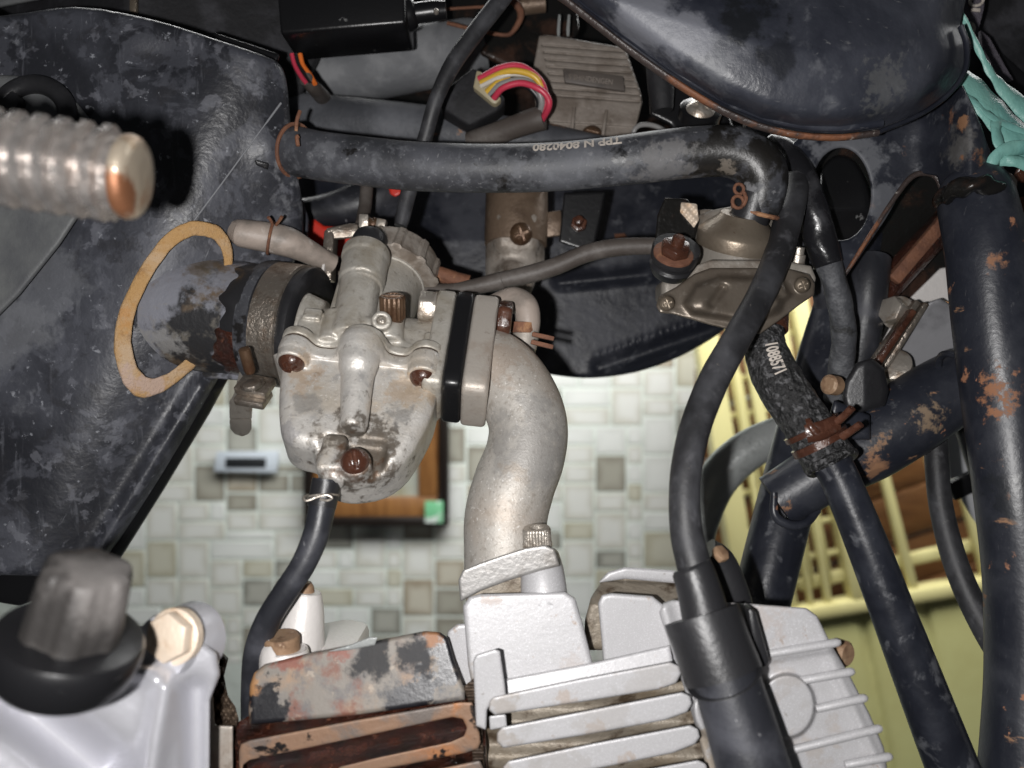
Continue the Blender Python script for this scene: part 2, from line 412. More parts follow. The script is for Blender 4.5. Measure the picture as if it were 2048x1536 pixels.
def spots(o, lst):
    """stains and painted-in highlights with a place of their own on one object: (world point, radius m, colour, roughness, noise scale, amount)"""
    m = o.data.materials[0].copy()
    o.data.materials[0] = m
    nt = m.node_tree; N, L = nt.nodes, nt.links
    bs = N["Principled BSDF"]
    tc = N.new("ShaderNodeTexCoord")
    for (wp_, rad, col_, rgh, nscale, amt) in lst:
        c = np.asarray(wp_) - WL[o]
        d = N.new("ShaderNodeVectorMath"); d.operation = 'DISTANCE'
        L.new(tc.outputs["Object"], d.inputs[0]); d.inputs[1].default_value = tuple(c)
        n = N.new("ShaderNodeTexNoise"); n.inputs["Scale"].default_value = nscale; n.inputs["Detail"].default_value = 8
        n.inputs["Roughness"].default_value = .65
        L.new(tc.outputs["Object"], n.inputs["Vector"])
        a = N.new("ShaderNodeMath"); a.operation = 'MULTIPLY_ADD'
        L.new(d.outputs["Value"], a.inputs[0]); a.inputs[1].default_value = 1 / rad
        n2 = N.new("ShaderNodeMath"); n2.operation = 'MULTIPLY'; L.new(n.outputs["Fac"], n2.inputs[0]); n2.inputs[1].default_value = 2.8
        L.new(n2.outputs[0], a.inputs[2])
        mr = N.new("ShaderNodeMapRange"); mr.interpolation_type = 'SMOOTHSTEP'
        mr.inputs[1].default_value = 1.75; mr.inputs[2].default_value = 2.15
        mr.inputs[3].default_value = amt; mr.inputs[4].default_value = 0
        L.new(a.outputs[0], mr.inputs[0])
        for sock, val, isc in (("Base Color", col_, True), ("Roughness", rgh, False)):
            src = bs.inputs[sock].links[0].from_socket
            mx = N.new("ShaderNodeMix")
            if isc:
                mx.data_type = 'RGBA'
                L.new(mr.outputs[0], mx.inputs[0]); L.new(src, mx.inputs[6]); mx.inputs[7].default_value = val
                L.new(mx.outputs[2], bs.inputs[sock])
            else:
                L.new(mr.outputs[0], mx.inputs[0]); L.new(src, mx.inputs[2]); mx.inputs[3].default_value = val
                L.new(mx.outputs[0], bs.inputs[sock])
    return o
# ------------------------------------------------------------------ shape helpers: return (verts, faces)
def merge(*gs):
    vs, fs, n = [], [], 0
    for v, f in gs:
        vs.append(np.asarray(v, float))
        fs += [[i + n for i in q] for q in (f if isinstance(f, list) else f.tolist())]
        n += len(v)
    return np.vstack(vs), fs
def catmull(P, sub, closed=False):
    P = np.asarray(P, float)
    n = len(P)
    out = []
    rngi = range(n) if closed else range(n - 1)
    for i in rngi:
        if closed:
            p0, p1, p2, p3 = P[(i - 1) % n], P[i], P[(i + 1) % n], P[(i + 2) % n]
        else:
            p0 = P[i - 1] if i > 0 else 2 * P[0] - P[1]
            p1, p2 = P[i], P[i + 1]
            p3 = P[i + 2] if i + 2 < n else 2 * P[-1] - P[-2]
        for t in np.linspace(0, 1, sub, endpoint=False):
            out.append(.5 * ((2 * p1) + (-p0 + p2) * t + (2 * p0 - 5 * p1 + 4 * p2 - p3) * t * t + (-p0 + 3 * p1 - 3 * p2 + p3) * t ** 3))
    if not closed:
        out.append(P[-1])
    return np.array(out)
def sweep(C, r, seg=18, closed=False, mod=None, cap=True, flat=None):
    C = np.asarray(C, float); r = np.asarray(r, float); n = len(C)
    if closed:
        T = np.roll(C, -1, 0) - np.roll(C, 1, 0)
    else:
        T = np.gradient(C, axis=0)
    T /= np.linalg.norm(T, axis=1)[:, None] + 1e-12
    u = np.cross(T[0], [0, 1, 0])
    if np.linalg.norm(u) < 1e-3: u = np.cross(T[0], [1, 0, 0])
    u = nz(u)
    th = np.linspace(0, 2 * np.pi, seg, endpoint=False)
    arc = np.concatenate([[0], np.cumsum(np.linalg.norm(np.diff(C, axis=0), axis=1))])
    rings = []
    for i in range(n):
        u = nz(u - T[i] * np.dot(u, T[i]))
        v = np.cross(T[i], u)
        rr = r[i] * (mod(arc[i], th) if mod else np.ones(seg))
        a, b = (1, 1) if flat is None else flat
        rings.append(C[i] + np.outer(rr * np.cos(th) * a, u) + np.outer(rr * np.sin(th) * b, v))
    verts = np.vstack(rings)
    faces = []
    m = n if closed else n - 1
    for i in range(m):
        j = (i + 1) % n
        for k in range(seg):
            l = (k + 1) % seg
            faces.append([i * seg + k, i * seg + l, j * seg + l, j * seg + k])
    if cap and not closed:
        faces.append(list(range(seg))[::-1])
        faces.append([(n - 1) * seg + k for k in range(seg)])
    return verts, faces
def tube(pts, seg=18, sub=8, mod=None, closed=False, cap=True, flat=None):
    P = np.array([list(V(p[0], p[1], p[2])) + [R(p[3], p[2])] for p in pts])
    Q = catmull(P, sub, closed)
    return sweep(Q[:, :3], Q[:, 3], seg, closed, mod, cap, flat)
def lathe(o, n, prof, seg=28, mod=None):
    """prof: (t along n, r) in metres"""
    n = nz(n)
    u = np.cross(n, [0, 1, 0])
    if np.linalg.norm(u) < 1e-2: u = np.cross(n, [1, 0, 0])
    u = nz(u); v = np.cross(n, u)
    th = np.linspace(0, 2 * np.pi, seg, endpoint=False)
    rings = []
    for (t, r) in prof:
        rr = r * (mod(t, th) if mod else np.ones(seg))
        rings.append(np.asarray(o) + n * t + np.outer(rr * np.cos(th), u) + np.outer(rr * np.sin(th), v))
    faces = []
    for i in range(len(prof) - 1):
        for k in range(seg):
            l = (k + 1) % seg
            faces.append([i * seg + k, i * seg + l, (i + 1) * seg + l, (i + 1) * seg + k])
    faces.append(list(range(seg))[::-1])
    faces.append([(len(prof) - 1) * seg + k for k in range(seg)])
    return np.vstack(rings), faces
def bm_out(bm):
    bmesh.ops.recalc_face_normals(bm, faces=bm.faces)
    bm.verts.ensure_lookup_table()
    v = np.array([list(x.co) for x in bm.verts])
    bm.verts.index_update()
    f = [[x.index for x in q.verts] for q in bm.faces]
    bm.free()
    return v, f
def prism(P, ext, bevel=0.0003, segs=2):
    P = np.asarray(P, float); ext = np.asarray(ext, float)
    bm = bmesh.new()
    a = [bm.verts.new(p) for p in P]
    b = [bm.verts.new(p + ext) for p in P]
    bm.faces.new(a); bm.faces.new(b[::-1])
    n = len(P)
    for i in range(n):
        j = (i + 1) % n
        bm.faces.new([a[j], a[i], b[i], b[j]])
    bmesh.ops.recalc_face_normals(bm, faces=bm.faces)
    if bevel:
        bmesh.ops.bevel(bm, geom=list(bm.edges), offset=bevel, segments=segs, affect='EDGES', profile=.5, clamp_overlap=True)
    return bm_out(bm)
def plate(pts, d, thick, bevel=.0004, segs=2, smooth=0):
    """outline in picture points at depth d (or per-point depth), pushed straight back by thick"""
    P = [V(p[0], p[1], p[2] if len(p) > 2 else d) for p in pts]
    if smooth: P = catmull(P, smooth, True)
    return prism(P, (0, thick, 0), bevel, segs)
def boxr(c, half, ax, bevel=.0004, segs=2):
    ax = [np.asarray(a, float) for a in ax]
    c = np.asarray(c, float)
    P = [c - ax[2] * half[2] + ax[0] * half[0] * s + ax[1] * half[1] * t for s, t in ((-1, -1), (1, -1), (1, 1), (-1, 1))]
    return prism(P, ax[2] * 2 * half[2], bevel, segs)
def frame_from(n, up=(0, 0, 1)):
    n = nz(n); u = np.cross(up, n)
    if np.linalg.norm(u) < 1e-3: u = np.cross((1, 0, 0), n)
    u = nz(u)
    return u, np.cross(n, u), n
def hexhead(o, n, r, h, rot=0.0, bev=.15):
    u, v, n = frame_from(n)
    P = [np.asarray(o) + r * (math.cos(a) * u + math.sin(a) * v) for a in np.arange(6) * math.pi / 3 + rot]
    return prism(P, n * h, r * bev, 2)
def bar(p, q, wpx, d, thick, bevel=.0015):
    p = np.array(p, float); q = np.array(q, float)
    t = nz(q - p); s = np.array([-t[1], t[0]]) * wpx / 2
    return plate([tuple(p + s), tuple(q + s), tuple(q - s), tuple(p - s)], d, thick, bevel)

# signed distance fields on (N,3) arrays and a surface-net mesher
def smin(a, b, k):
    h = np.maximum(k - np.abs(a - b), 0) / k
    return np.minimum(a, b) - h * h * k * .25
def smax(a, b, k): return -smin(-a, -b, k)
def s_cap(P, a, b, ra, rb=None):
    a = np.asarray(a, float); b = np.asarray(b, float); rb = ra if rb is None else rb
    ba = b - a
    t = np.clip(((P - a) @ ba) / (ba @ ba), 0, 1)
    return np.linalg.norm(P - a - t[:, None] * ba, axis=1) - (ra + (rb - ra) * t)
def s_cyl(P, a, b, r, rd=.3, rb=None):
    a = np.asarray(a, float); b = np.asarray(b, float)
    ba = b - a; L = np.linalg.norm(ba); n = ba / L
    t = (P - a) @ n
    rad = np.linalg.norm(P - a - t[:, None] * n, axis=1)
    rr = r if rb is None else r + (rb - r) * np.clip(t / L, 0, 1)
    x = rad - rr + rd; y = np.abs(t - L / 2) - L / 2 + rd
    return np.minimum(np.maximum(x, y), 0) + np.hypot(np.maximum(x, 0), np.maximum(y, 0)) - rd
def s_box(P, lo, hi, rd=1.0):
    lo = np.asarray(lo, float); hi = np.asarray(hi, float)
    q = np.abs(P - (lo + hi) / 2) - (hi - lo) / 2 + rd
    return np.minimum(q.max(1), 0) + np.linalg.norm(np.maximum(q, 0), axis=1) - rd
def s_poly(X, Y, poly):
    X = np.asarray(X, float); Y = np.asarray(Y, float)
    d = np.full(X.shape, 1e18); sg = np.ones(X.shape)
    n = len(poly)
    for i in range(n):
        x0, y0 = poly[i]; x1, y1 = poly[i - 1]
        ex, ey = x1 - x0, y1 - y0
        wx, wy = X - x0, Y - y0
        t = np.clip((wx * ex + wy * ey) / (ex * ex + ey * ey + 1e-18), 0, 1)
        d = np.minimum(d, (wx - ex * t) ** 2 + (wy - ey * t) ** 2)
        c1 = Y >= y0; c2 = Y < y1; c3 = ex * wy > ey * wx
        flip = (c1 & c2 & c3) | (~c1 & ~c2 & ~c3)
        sg = np.where(flip, -sg, sg)
    return sg * np.sqrt(d)
def round_and(a, b, k):
    x, y = a + k, b + k
    return np.minimum(np.maximum(x, y), 0) + np.hypot(np.maximum(x, 0), np.maximum(y, 0)) - k
def nets(F, ax):
    """F: 3-d field (nx,ny,nz), ax: three coordinate arrays"""
    nx, ny, nzz = F.shape
    s = F < 0
    X, Y, Z = ax
    cnt = np.zeros((nx - 1, ny - 1, nzz - 1), np.int8)
    for i in (0, 1):
        for j in (0, 1):
            for k in (0, 1):
                cnt += s[i:nx - 1 + i, j:ny - 1 + j, k:nzz - 1 + k]
    act = (cnt > 0) & (cnt < 8)
    I, J, Kk = np.nonzero(act)
    idx = -np.ones(act.shape, np.int64); idx[I, J, Kk] = np.arange(len(I))
    acc = np.zeros((len(I), 3)); num = np.zeros(len(I))
    corners = [(i, j, k) for i in (0, 1) for j in (0, 1) for k in (0, 1)]
    for a in corners:
        for b in corners:
            if a < b and sum(abs(p - q) for p, q in zip(a, b)) == 1:
                va = F[I + a[0], J + a[1], Kk + a[2]]; vb = F[I + b[0], J + b[1], Kk + b[2]]
                m = (va < 0) != (vb < 0)
                t = np.where(m, va / np.where(m, va - vb, 1), 0)
                pt = np.stack([a[q] + (b[q] - a[q]) * t for q in range(3)], 1)
                acc[m] += pt[m]; num[m] += 1
    loc = acc / num[:, None]
    st = [x[1] - x[0] for x in ax]
    verts = np.stack([X[I] + loc[:, 0] * st[0], Y[J] + loc[:, 1] * st[1], Z[Kk] + loc[:, 2] * st[2]], 1)
    quads = []
    e = s[:-1] != s[1:]
    e[:, 0] = e[:, -1] = False; e[:, :, 0] = e[:, :, -1] = False
    i, j, k = np.nonzero(e)
    q = np.stack([idx[i, j - 1, k - 1], idx[i, j, k - 1], idx[i, j, k], idx[i, j - 1, k]], 1)
    fl = s[i, j, k]; q[~fl] = q[~fl][:, ::-1]; quads.append(q)
    e = s[:, :-1] != s[:, 1:]
    e[0] = e[-1] = False; e[:, :, 0] = e[:, :, -1] = False
    i, j, k = np.nonzero(e)
    q = np.stack([idx[i - 1, j, k - 1], idx[i - 1, j, k], idx[i, j, k], idx[i, j, k - 1]], 1)
    fl = s[i, j, k]; q[~fl] = q[~fl][:, ::-1]; quads.append(q)
    e = s[:, :, :-1] != s[:, :, 1:]
    e[0] = e[-1] = False; e[:, 0] = e[:, -1] = False
    i, j, k = np.nonzero(e)
    q = np.stack([idx[i - 1, j - 1, k], idx[i, j - 1, k], idx[i, j, k], idx[i - 1, j, k]], 1)
    fl = s[i, j, k]; q[~fl] = q[~fl][:, ::-1]; quads.append(q)
    return verts, np.vstack(quads)
def sdf(f, lo, hi, res):
    ax = [np.arange(l - 2 * res, h + 3 * res, res) for l, h in zip(lo, hi)]
    g = np.stack(np.meshgrid(*ax, indexing='ij'), -1).reshape(-1, 3)
    out = np.empty(len(g))
    for i in range(0, len(g), 400000):
        out[i:i + 400000] = f(g[i:i + 400000])
    return nets(out.reshape([len(a) for a in ax]), ax)
def relief(poly, f, T, k=6, res=4, extra=None, smooth=0):
    """a solid with the given outline; front depth f(px,py) or a number, T thick (m), edges rounded by k picture points"""
    if not callable(f):
        c0 = f; f = lambda x, y: np.full(np.shape(x), float(c0))
    poly = [tuple(p) for p in poly]
    if smooth: poly = [tuple(p) for p in catmull(poly, smooth, True)]
    pa = np.array(poly)
    x = np.arange(pa[:, 0].min() - 3 * res, pa[:, 0].max() + 3 * res, res)
    y = np.arange(pa[:, 1].min() - 3 * res, pa[:, 1].max() + 3 * res, res)
    XX, YY = np.meshgrid(x, y, indexing='ij')
    ps = s_poly(XX, YY, poly)
    dd = f(XX, YY)
    ins = ps < 0
    d0 = float(dd[ins].mean())
    u = K * d0
    W = dd / u
    wz = np.arange(W[ins].min() - 4 * res - 6, W[ins].max() + T / u + 4 * res, res)
    fr = W[:, :, None] - wz[None, None, :]
    bk = -fr - T / u
    F = round_and(np.broadcast_to(ps[:, :, None], fr.shape), np.maximum(fr, bk), k)
    if extra is not None:
        F = extra(F, XX[:, :, None], YY[:, :, None], -fr)      # -fr: depth below the front face in picture points
    v, q = nets(F, (x, y, wz))
    dep = v[:, 2] * u
    return np.stack([(v[:, 0] - 1024) * K * dep, dep, (768 - v[:, 1]) * K * dep], 1), q
def lineg(x, y, a, b, w):
    """gaussian ridge along a segment, in picture points"""
    ax, ay = a; bx_, by = b
    t = np.clip(((x - ax) * (bx_ - ax) + (y - ay) * (by - ay)) / ((bx_ - ax) ** 2 + (by - ay) ** 2), 0, 1)
    d2 = (x - ax - t * (bx_ - ax)) ** 2 + (y - ay - t * (by - ay)) ** 2
    return np.exp(-d2 / (w * w))
def screw(o, n, r, h, mat, parent, name="screw", cross=True, rot=.4):
    """pan head with a cross or a single slot"""
    u, v, n = frame_from(n)
    cr, sr = math.cos(rot), math.sin(rot)
    u, v = cr * u + sr * v, -sr * u + cr * v
    def f(P):
        rad = np.hypot(P[:, 0], P[:, 1])
        Rr = (1 + h * h) / (2 * h)
        dome = np.sqrt(rad ** 2 + (P[:, 2] - h + Rr) ** 2) - Rr
        b = np.maximum(dome, np.maximum(rad - 1, -P[:, 2] - .3))
        s1 = np.maximum(np.abs(P[:, 0]) - .15, np.maximum(np.abs(P[:, 1]) - (.62 if cross else 2), h - .28 - P[:, 2]))
        b = np.maximum(b, -s1)
        if cross:
            s2 = np.maximum(np.abs(P[:, 1]) - .15, np.maximum(np.abs(P[:, 0]) - .62, h - .28 - P[:, 2]))
            b = np.maximum(b, -s2)
        return b
    vv, q = sdf(f, (-1.1, -1.1, -.4), (1.1, 1.1, h + .1), .07)
    vv = np.asarray(o) + r * (np.outer(vv[:, 0], u) + np.outer(vv[:, 1], v) + np.outer(vv[:, 2], n))
    return obj(name, (vv, q), mat, parent, ang=45)
def ring(o, n, r, rt, seg=40, s2=10, a0=0, a1=2 * math.pi, flat=None, pre=None):
    u, v, n = frame_from(n)
    full = abs(a1 - a0 - 2 * math.pi) < 1e-6
    a = np.linspace(a0, a1, seg, endpoint=not full)
    C = np.asarray(o) + r * (np.outer(np.cos(a), u) + np.outer(np.sin(a), v))
    return sweep(C, np.full(len(C), rt), s2, closed=full, flat=flat)
def band(o, n, r, w, t, a0=0, a1=2 * math.pi, seg=48):
    """flat strap of width w and thickness t bent round an axis"""
    u, v, n = frame_from(n)
    a = np.linspace(a0, a1, seg)
    vs = []
    for x in a:
        e = math.cos(x) * u + math.sin(x) * v
        for rr, s in ((r, -1), (r + t, -.92), (r + t, .92), (r, 1)):
            vs.append(np.asarray(o) + e * rr + n * (w / 2) * s)
    fs = []
    for i in range(seg - 1):
        for k in range(4):
            l = (k + 1) % 4
            fs.append([i * 4 + k, i * 4 + l, i * 4 + 4 + l, i * 4 + 4 + k])
    fs += [[3, 2, 1, 0], [(seg - 1) * 4 + k for k in range(4)]]
    return np.array(vs), fs

# ================================================================== BACKGROUND
WD = 1.30
wall = thing("tile_wall", "pale wall of mixed cream, beige and grey stone look tiles behind the engine", "wall", V(850, 1330, WD))
obj("backing", plate([(-900, -200), (3000, -200), (3000, 1900), (-900, 1900)], WD + .006, .08, .002), CONC, wall)
def tilemat(name, edge, mid, amt=.75):
    m = bpy.data.materials.new(name); m.use_nodes = True
    nt = m.node_tree; N, L = nt.nodes, nt.links
    bs = N["Principled BSDF"]; bs.inputs["Roughness"].default_value = .5
    tc = N.new("ShaderNodeTexCoord")
    sp = N.new("ShaderNodeSeparateXYZ"); L.new(tc.outputs["Generated"], sp.inputs[0])
    def ab(o):
        a = N.new("ShaderNodeMath"); a.operation = 'SUBTRACT'; L.new(o, a.inputs[0]); a.inputs[1].default_value = .5
        b = N.new("ShaderNodeMath"); b.operation = 'ABSOLUTE'; L.new(a.outputs[0], b.inputs[0]); return b.outputs[0]
    mx = N.new("ShaderNodeMath"); mx.operation = 'MAXIMUM'
    L.new(ab(sp.outputs[0]), mx.inputs[0]); L.new(ab(sp.outputs[2]), mx.inputs[1])
    oi = N.new("ShaderNodeObjectInfo")
    cb = N.new("ShaderNodeVectorMath"); cb.operation = 'ADD'
    L.new(tc.outputs["Object"], cb.inputs[0]); L.new(oi.outputs["Location"], cb.inputs[1])
    nx = N.new("ShaderNodeTexNoise"); nx.inputs["Scale"].default_value = 26; nx.inputs["Detail"].default_value = 4
    L.new(cb.outputs[0], nx.inputs["Vector"])
    ad = N.new("ShaderNodeMath"); ad.operation = 'MULTIPLY_ADD'
    L.new(nx.outputs["Fac"], ad.inputs[0]); ad.inputs[1].default_value = .42; L.new(mx.outputs[0], ad.inputs[2])
    mr = N.new("ShaderNodeMapRange"); mr.interpolation_type = 'SMOOTHSTEP'
    mr.inputs[1].default_value = .40; mr.inputs[2].default_value = .74; mr.inputs[4].default_value = amt
    L.new(ad.outputs[0], mr.inputs[0])
    mc = N.new("ShaderNodeMix"); mc.data_type = 'RGBA'
    L.new(mr.outputs[0], mc.inputs[0]); mc.inputs[6].default_value = mid; mc.inputs[7].default_value = edge
    L.new(mc.outputs[2], bs.inputs["Base Color"])
    return m
TM = [tilemat("cream_tile", (.52, .51, .43, 1), (.71, .72, .68, 1), .8),
      tilemat("chalk_tile", (.61, .63, .59, 1), (.73, .75, .72, 1), .7),
      tilemat("beige_tile", (.38, .355, .25, 1), (.56, .55, .45, 1)),
      tilemat("tan_tile", (.25, .19, .12, 1), (.54, .51, .42, 1)),
      tilemat("grey_tile", (.14, .14, .115, 1), (.42, .42, .37, 1)),
      tilemat("taupe_tile", (.20, .18, .14, 1), (.38, .37, .31, 1))]
UX, UY = 32, 19
gx, gy = 43, 33
occ = np.zeros((gx, gy), bool)
shapes = [((2, 2), 4), ((3, 2), 5), ((2, 4), 4.5), ((4, 2), 1.5), ((3, 4), 1.0), ((1, 2), .3), ((3, 1), .3), ((2, 3), 2)]
tmesh = {}
px0, py0 = 165, 700
for j in range(gy):
    for i in range(gx):
        if occ[i, j]: continue
        c = [(s, wt) for s, wt in shapes if i + s[0] <= gx and j + s[1] <= gy and not occ[i:i + s[0], j:j + s[1]].any()]
        if not c:
            c = [((1, 1), 1)]
        s = random.choices([q[0] for q in c], [q[1] for q in c])[0]
        occ[i:i + s[0], j:j + s[1]] = True
        cx, cy = px0 + (i + s[0] / 2) * UX, py0 + (j + s[1] / 2) * UY
        pr = (.28, .24, .15, .13, .10, .10) if s[0] * s[1] > 2 else (.5, .3, .12, .03, .03, .02)
        ci = random.choices(range(6), pr)[0]
        key = (s, ci)
        if key not in tmesh:
            hw, hh = R(s[0] * UX / 2 - 2, WD), R(s[1] * UY / 2 - 2, WD)
            g = boxr((0, 0, 0), (hw, hh, .004), ((1, 0, 0), (0, 0, 1), (0, 1, 0)), .0013, 1)
            tmesh[key] = to_mesh("tile", g, TM[ci])
        o = bpy.data.objects.new("tile", tmesh[key]); link(o)
        o.parent = wall
        o.location = tuple(V(cx, cy, WD + random.uniform(0.0086, .0092)) - WL[wall])

# framed picture
fp = thing("picture_frame", "picture with dark outer moulding and honey wood inner frame on the tile wall", "picture", V(750, 1052, 1.285))
def frame4(x0, y0, x1, y1, wl, d, t, bev):
    return merge(plate([(x0, y0), (x1, y0), (x1, y0 + wl), (x0, y0 + wl)], d, t, bev), plate([(x0, y1 - wl), (x1, y1 - wl), (x1, y1), (x0, y1)], d, t, bev),
                 plate([(x0, y0 + wl + .01), (x0 + wl, y0 + wl + .01), (x0 + wl, y1 - wl - .01), (x0, y1 - wl - .01)], d, t, bev),
                 plate([(x1 - wl, y0 + wl + .01), (x1, y0 + wl + .01), (x1, y1 - wl - .01), (x1 - wl, y1 - wl - .01)], d, t, bev))
obj("outer_moulding", frame4(606, 560, 897, 1053, 19, 1.272, .026, .003), BLACKFR, fp)
obj("inner_frame", frame4(627, 581, 876, 1034, 40, 1.28, .016, .003), WOODF, fp)
obj("printed_picture", plate([(666, 620), (837, 620), (837, 995), (666, 995)], 1.290, .004, 0), PICT, fp)
obj("sticker", plate([(850, 1002), (886, 1002), (886, 1046), (850, 1046)], 1.270, .0012, .0003), GREENST, fp, label="small green and white sticker on the frame corner")
wp = thing("wall_outlet", "bluish white outlet plate with dark slot left of the carburettor on the tiles", "outlet", V(490, 925, 1.292))
obj("cover_plate", plate([(432, 903), (556, 903), (552, 946), (426, 944)], 1.285, .012, .003), PLATEW, wp)
obj("slot", plate([(451, 916), (532, 916), (531, 935), (450, 935)], 1.283, .003, .0008), SLOTD, wp)

# yellow slatted gate leaning in front of brown boards
gate = thing("yellow_gate", "pale yellow enamelled metal gate with slanting bars and solid lower sheet", "gate", V(1700, 1500, 1.0))
GD = .96
def gb(name, p, q, wpx, d=GD, t=.012, mat=YELLOW):
    return obj(name, bar(p, q, wpx, d, t, .0025), mat, gate)
gb("post", (1398, 560), (1507, 1260), 46, GD - .004, .03)
for p, q, ww in (((1446, 560), (1549, 1240), 12), ((1478, 560), (1590, 1235), 22), ((1516, 560), (1628, 1230), 10), ((1556, 560), (1662, 1222), 14)):
    gb("bar", p, q, ww)
gb("post", (1588, 540), (1728, 1220), 34, GD - .004, .026)
for k in range(2):
    x = 1668 + 110 * k
    gb("bar", (x, 540), (x + 165 - 20 * k, 1190 - 24 * k), 18)
for p, q, ww in (((1840, 640), (1985, 1180), 18), ((1940, 600), (2080, 1150), 18)):
    gb("bar", p, q, ww)
def gr(p, q, ww, d=GD + .012): gb("rail", p, q, ww, d)
for k, yy in enumerate((690, 760, 830, 905, 985, 1065, 1130)):
    gr((1405 + .155 * (yy - 600), yy + 6), (1612 + .205 * (yy - 600), yy - 32), 11)
gr((1600, 1172), (2120, 1052), 24, GD + .011)
gr((1590, 900), (2120, 775), 20, GD + .011)
for k in range(8):
    x0 = 1462 + 18 * k
    gb("bar", (x0, 740 + 3 * k), (x0 + 78, 1185 - 2 * k), 6, GD + .006, .006)
obj("bottom_rail", bar((1545, 1243), (2120, 1148), 30, GD - .006, .03, .005), YELLOW, gate)
sheet_f = lambda x, y: GD + .004 + .006 * sum(np.exp(-((x - (c + (y - 1230) * .19)) / 9.) ** 2) for c in (1605, 1722, 1850, 1975, 2090))
obj("sheet", relief([(1545, 1236), (2140, 1140), (2220, 1640), (1640, 1640)], sheet_f, .01, 3, 6), YELSHEET, gate)
boards = thing("board_screen", "dark brown wooden boards standing behind the yellow gate", "wooden screen", V(1750, 1250, 1.08))
for k in range(9):
    y = 470 + 98 * k
    obj("board", plate([(1395, y + 70), (2250, y - 230), (2250, y - 138), (1395, y + 162)], 1.06 + .006 * (k % 2), .02, .003), WOODD, boards)

# ================================================================== AIRBOX SIDE
def air_f(x, y):
    s = (x - 285) * .92 + (y - 600) * .39
    sp = 28 * np.logaddexp(0, s / 28)
    d = .240 + .000105 * sp
    d = d - .0042 * lineg(x, y, (402, 775), (186, 1125), 22)
    d = d + .0016 * lineg(x, y, (560, 205), (376, 455), 3.5) * 0 
    d = d - .0030 * np.exp(-(((x - 545) / 42) ** 2 + ((y - 300) / 60) ** 2))
    d = d + .0018 * np.exp(-(((x - 330) / 60.) ** 2 + ((y - 110) / 30.) ** 2))
    return d
airbox = thing("airbox", "big dusty black plastic air filter box filling the left side", "airbox", V(200, 1150, .26))
shl = obj("shell", relief([(-220, 40), (0, 32), (150, 14), (300, 38), (430, 78), (530, 112), (562, 132), (575, 175), (580, 240), (592, 330), (606, 420), (600, 500),
                     (560, 560), (500, 640), (440, 752), (385, 850), (300, 990), (210, 1118), (150, 1150), (0, 1150), (-220, 1140)], air_f, .05, 15, 5, None, 3), DUSTPL, airbox, ang=0)
spots(shl, [(V(555, 320, .26), .013, (.19, .195, .21, 1), .75, 140, .8), (V(545, 420, .265), .012, (.15, .155, .17, 1), .75, 130, .7), (V(100, 560, .24), .022, (.13, .135, .15, 1), .6, 60, .6),
            (V(30, 700, .24), .02, (.16, .165, .18, 1), .55, 60, .6), (V(290, 110, .245), .009, (.02, .02, .024, 1), .5, 120, .8), (V(500, 180, .25), .010, (.18, .185, .21, 1), .7, 160, .6), (V(320, 800, .245), .009, (.2, .2, .21, 1), .7, 170, .6)])
lipf = lambda x, y: air_f(x - 18, y - 8) + .006
obj("lower_lip", relief([(440, 745), (462, 748), (420, 826), (330, 976), (232, 1132), (206, 1140), (198, 1110), (300, 960), (400, 800)], lipf, .03, 5, 4), BLACKPL, airbox, ang=0)
obj("lower_lobe", relief([(-220, 1120), (120, 1125), (152, 1140), (110, 1185), (40, 1212), (-30, 1200), (-220, 1206)], lambda x, y: .262 + 0 * x, .02, 8, 5), BLACKPL, airbox, ang=0)
obj("side_lobe", relief([(586, 390), (606, 400), (618, 440), (614, 485), (588, 505), (560, 500), (560, 400)], lambda x, y: .279 + 0 * x, .03, 14, 4), DUSTPL, airbox, ang=0)
obj("seam", tube([(562, 206, air_f(562, 206) - .0004, 2.2), (500, 290, air_f(500, 290) - .0004, 1.6), (440, 372, air_f(440, 372) - .0004, 1.6), (380, 452, air_f(380, 452) - .0004, 1.8)], 8), M("scratch_grey_line", (.2, .205, .22, 1), .7), airbox)
obj("side_plate", relief([(-220, 385), (60, 396), (150, 402), (166, 420), (120, 490), (40, 590), (-60, 690), (-220, 760)], lambda x, y: .2335 + .00003 * (x + 100) * 0, .02, 12, 4), GREYPL, airbox, ang=0)
obj("grommet", merge(ring(V(66, 236, .236), (0, -1, 0.1), R(70, .236), R(19, .236), 44, 14), lathe(V(66, 236, .246), (0, -1, .1), [(0, R(68, .236)), (.004, R(66, .236)), (.007, R(22, .236)), (.012, R(20, .236))], 32)), BLACKRUB, airbox)
obj("grommet_boss", relief([(-220, 165), (0, 150), (60, 160), (120, 185), (170, 225), (200, 330), (-220, 330)], lambda x, y: .2372 + 0 * x, .02, 8, 4, smooth=3), GREYPL, airbox, ang=0)
obj("spigot", tube([(520, 292, .262, 42), (556, 298, .262, 40), (600, 304, .262, 38)], 24), RUBBER, airbox)
obj("wedge_crack", relief([(508, 318), (538, 326), (536, 340), (512, 330)], lambda x, y: air_f(x, y) - .0012, .006, 3, 2.5), BLACKRUB, airbox, ang=0)

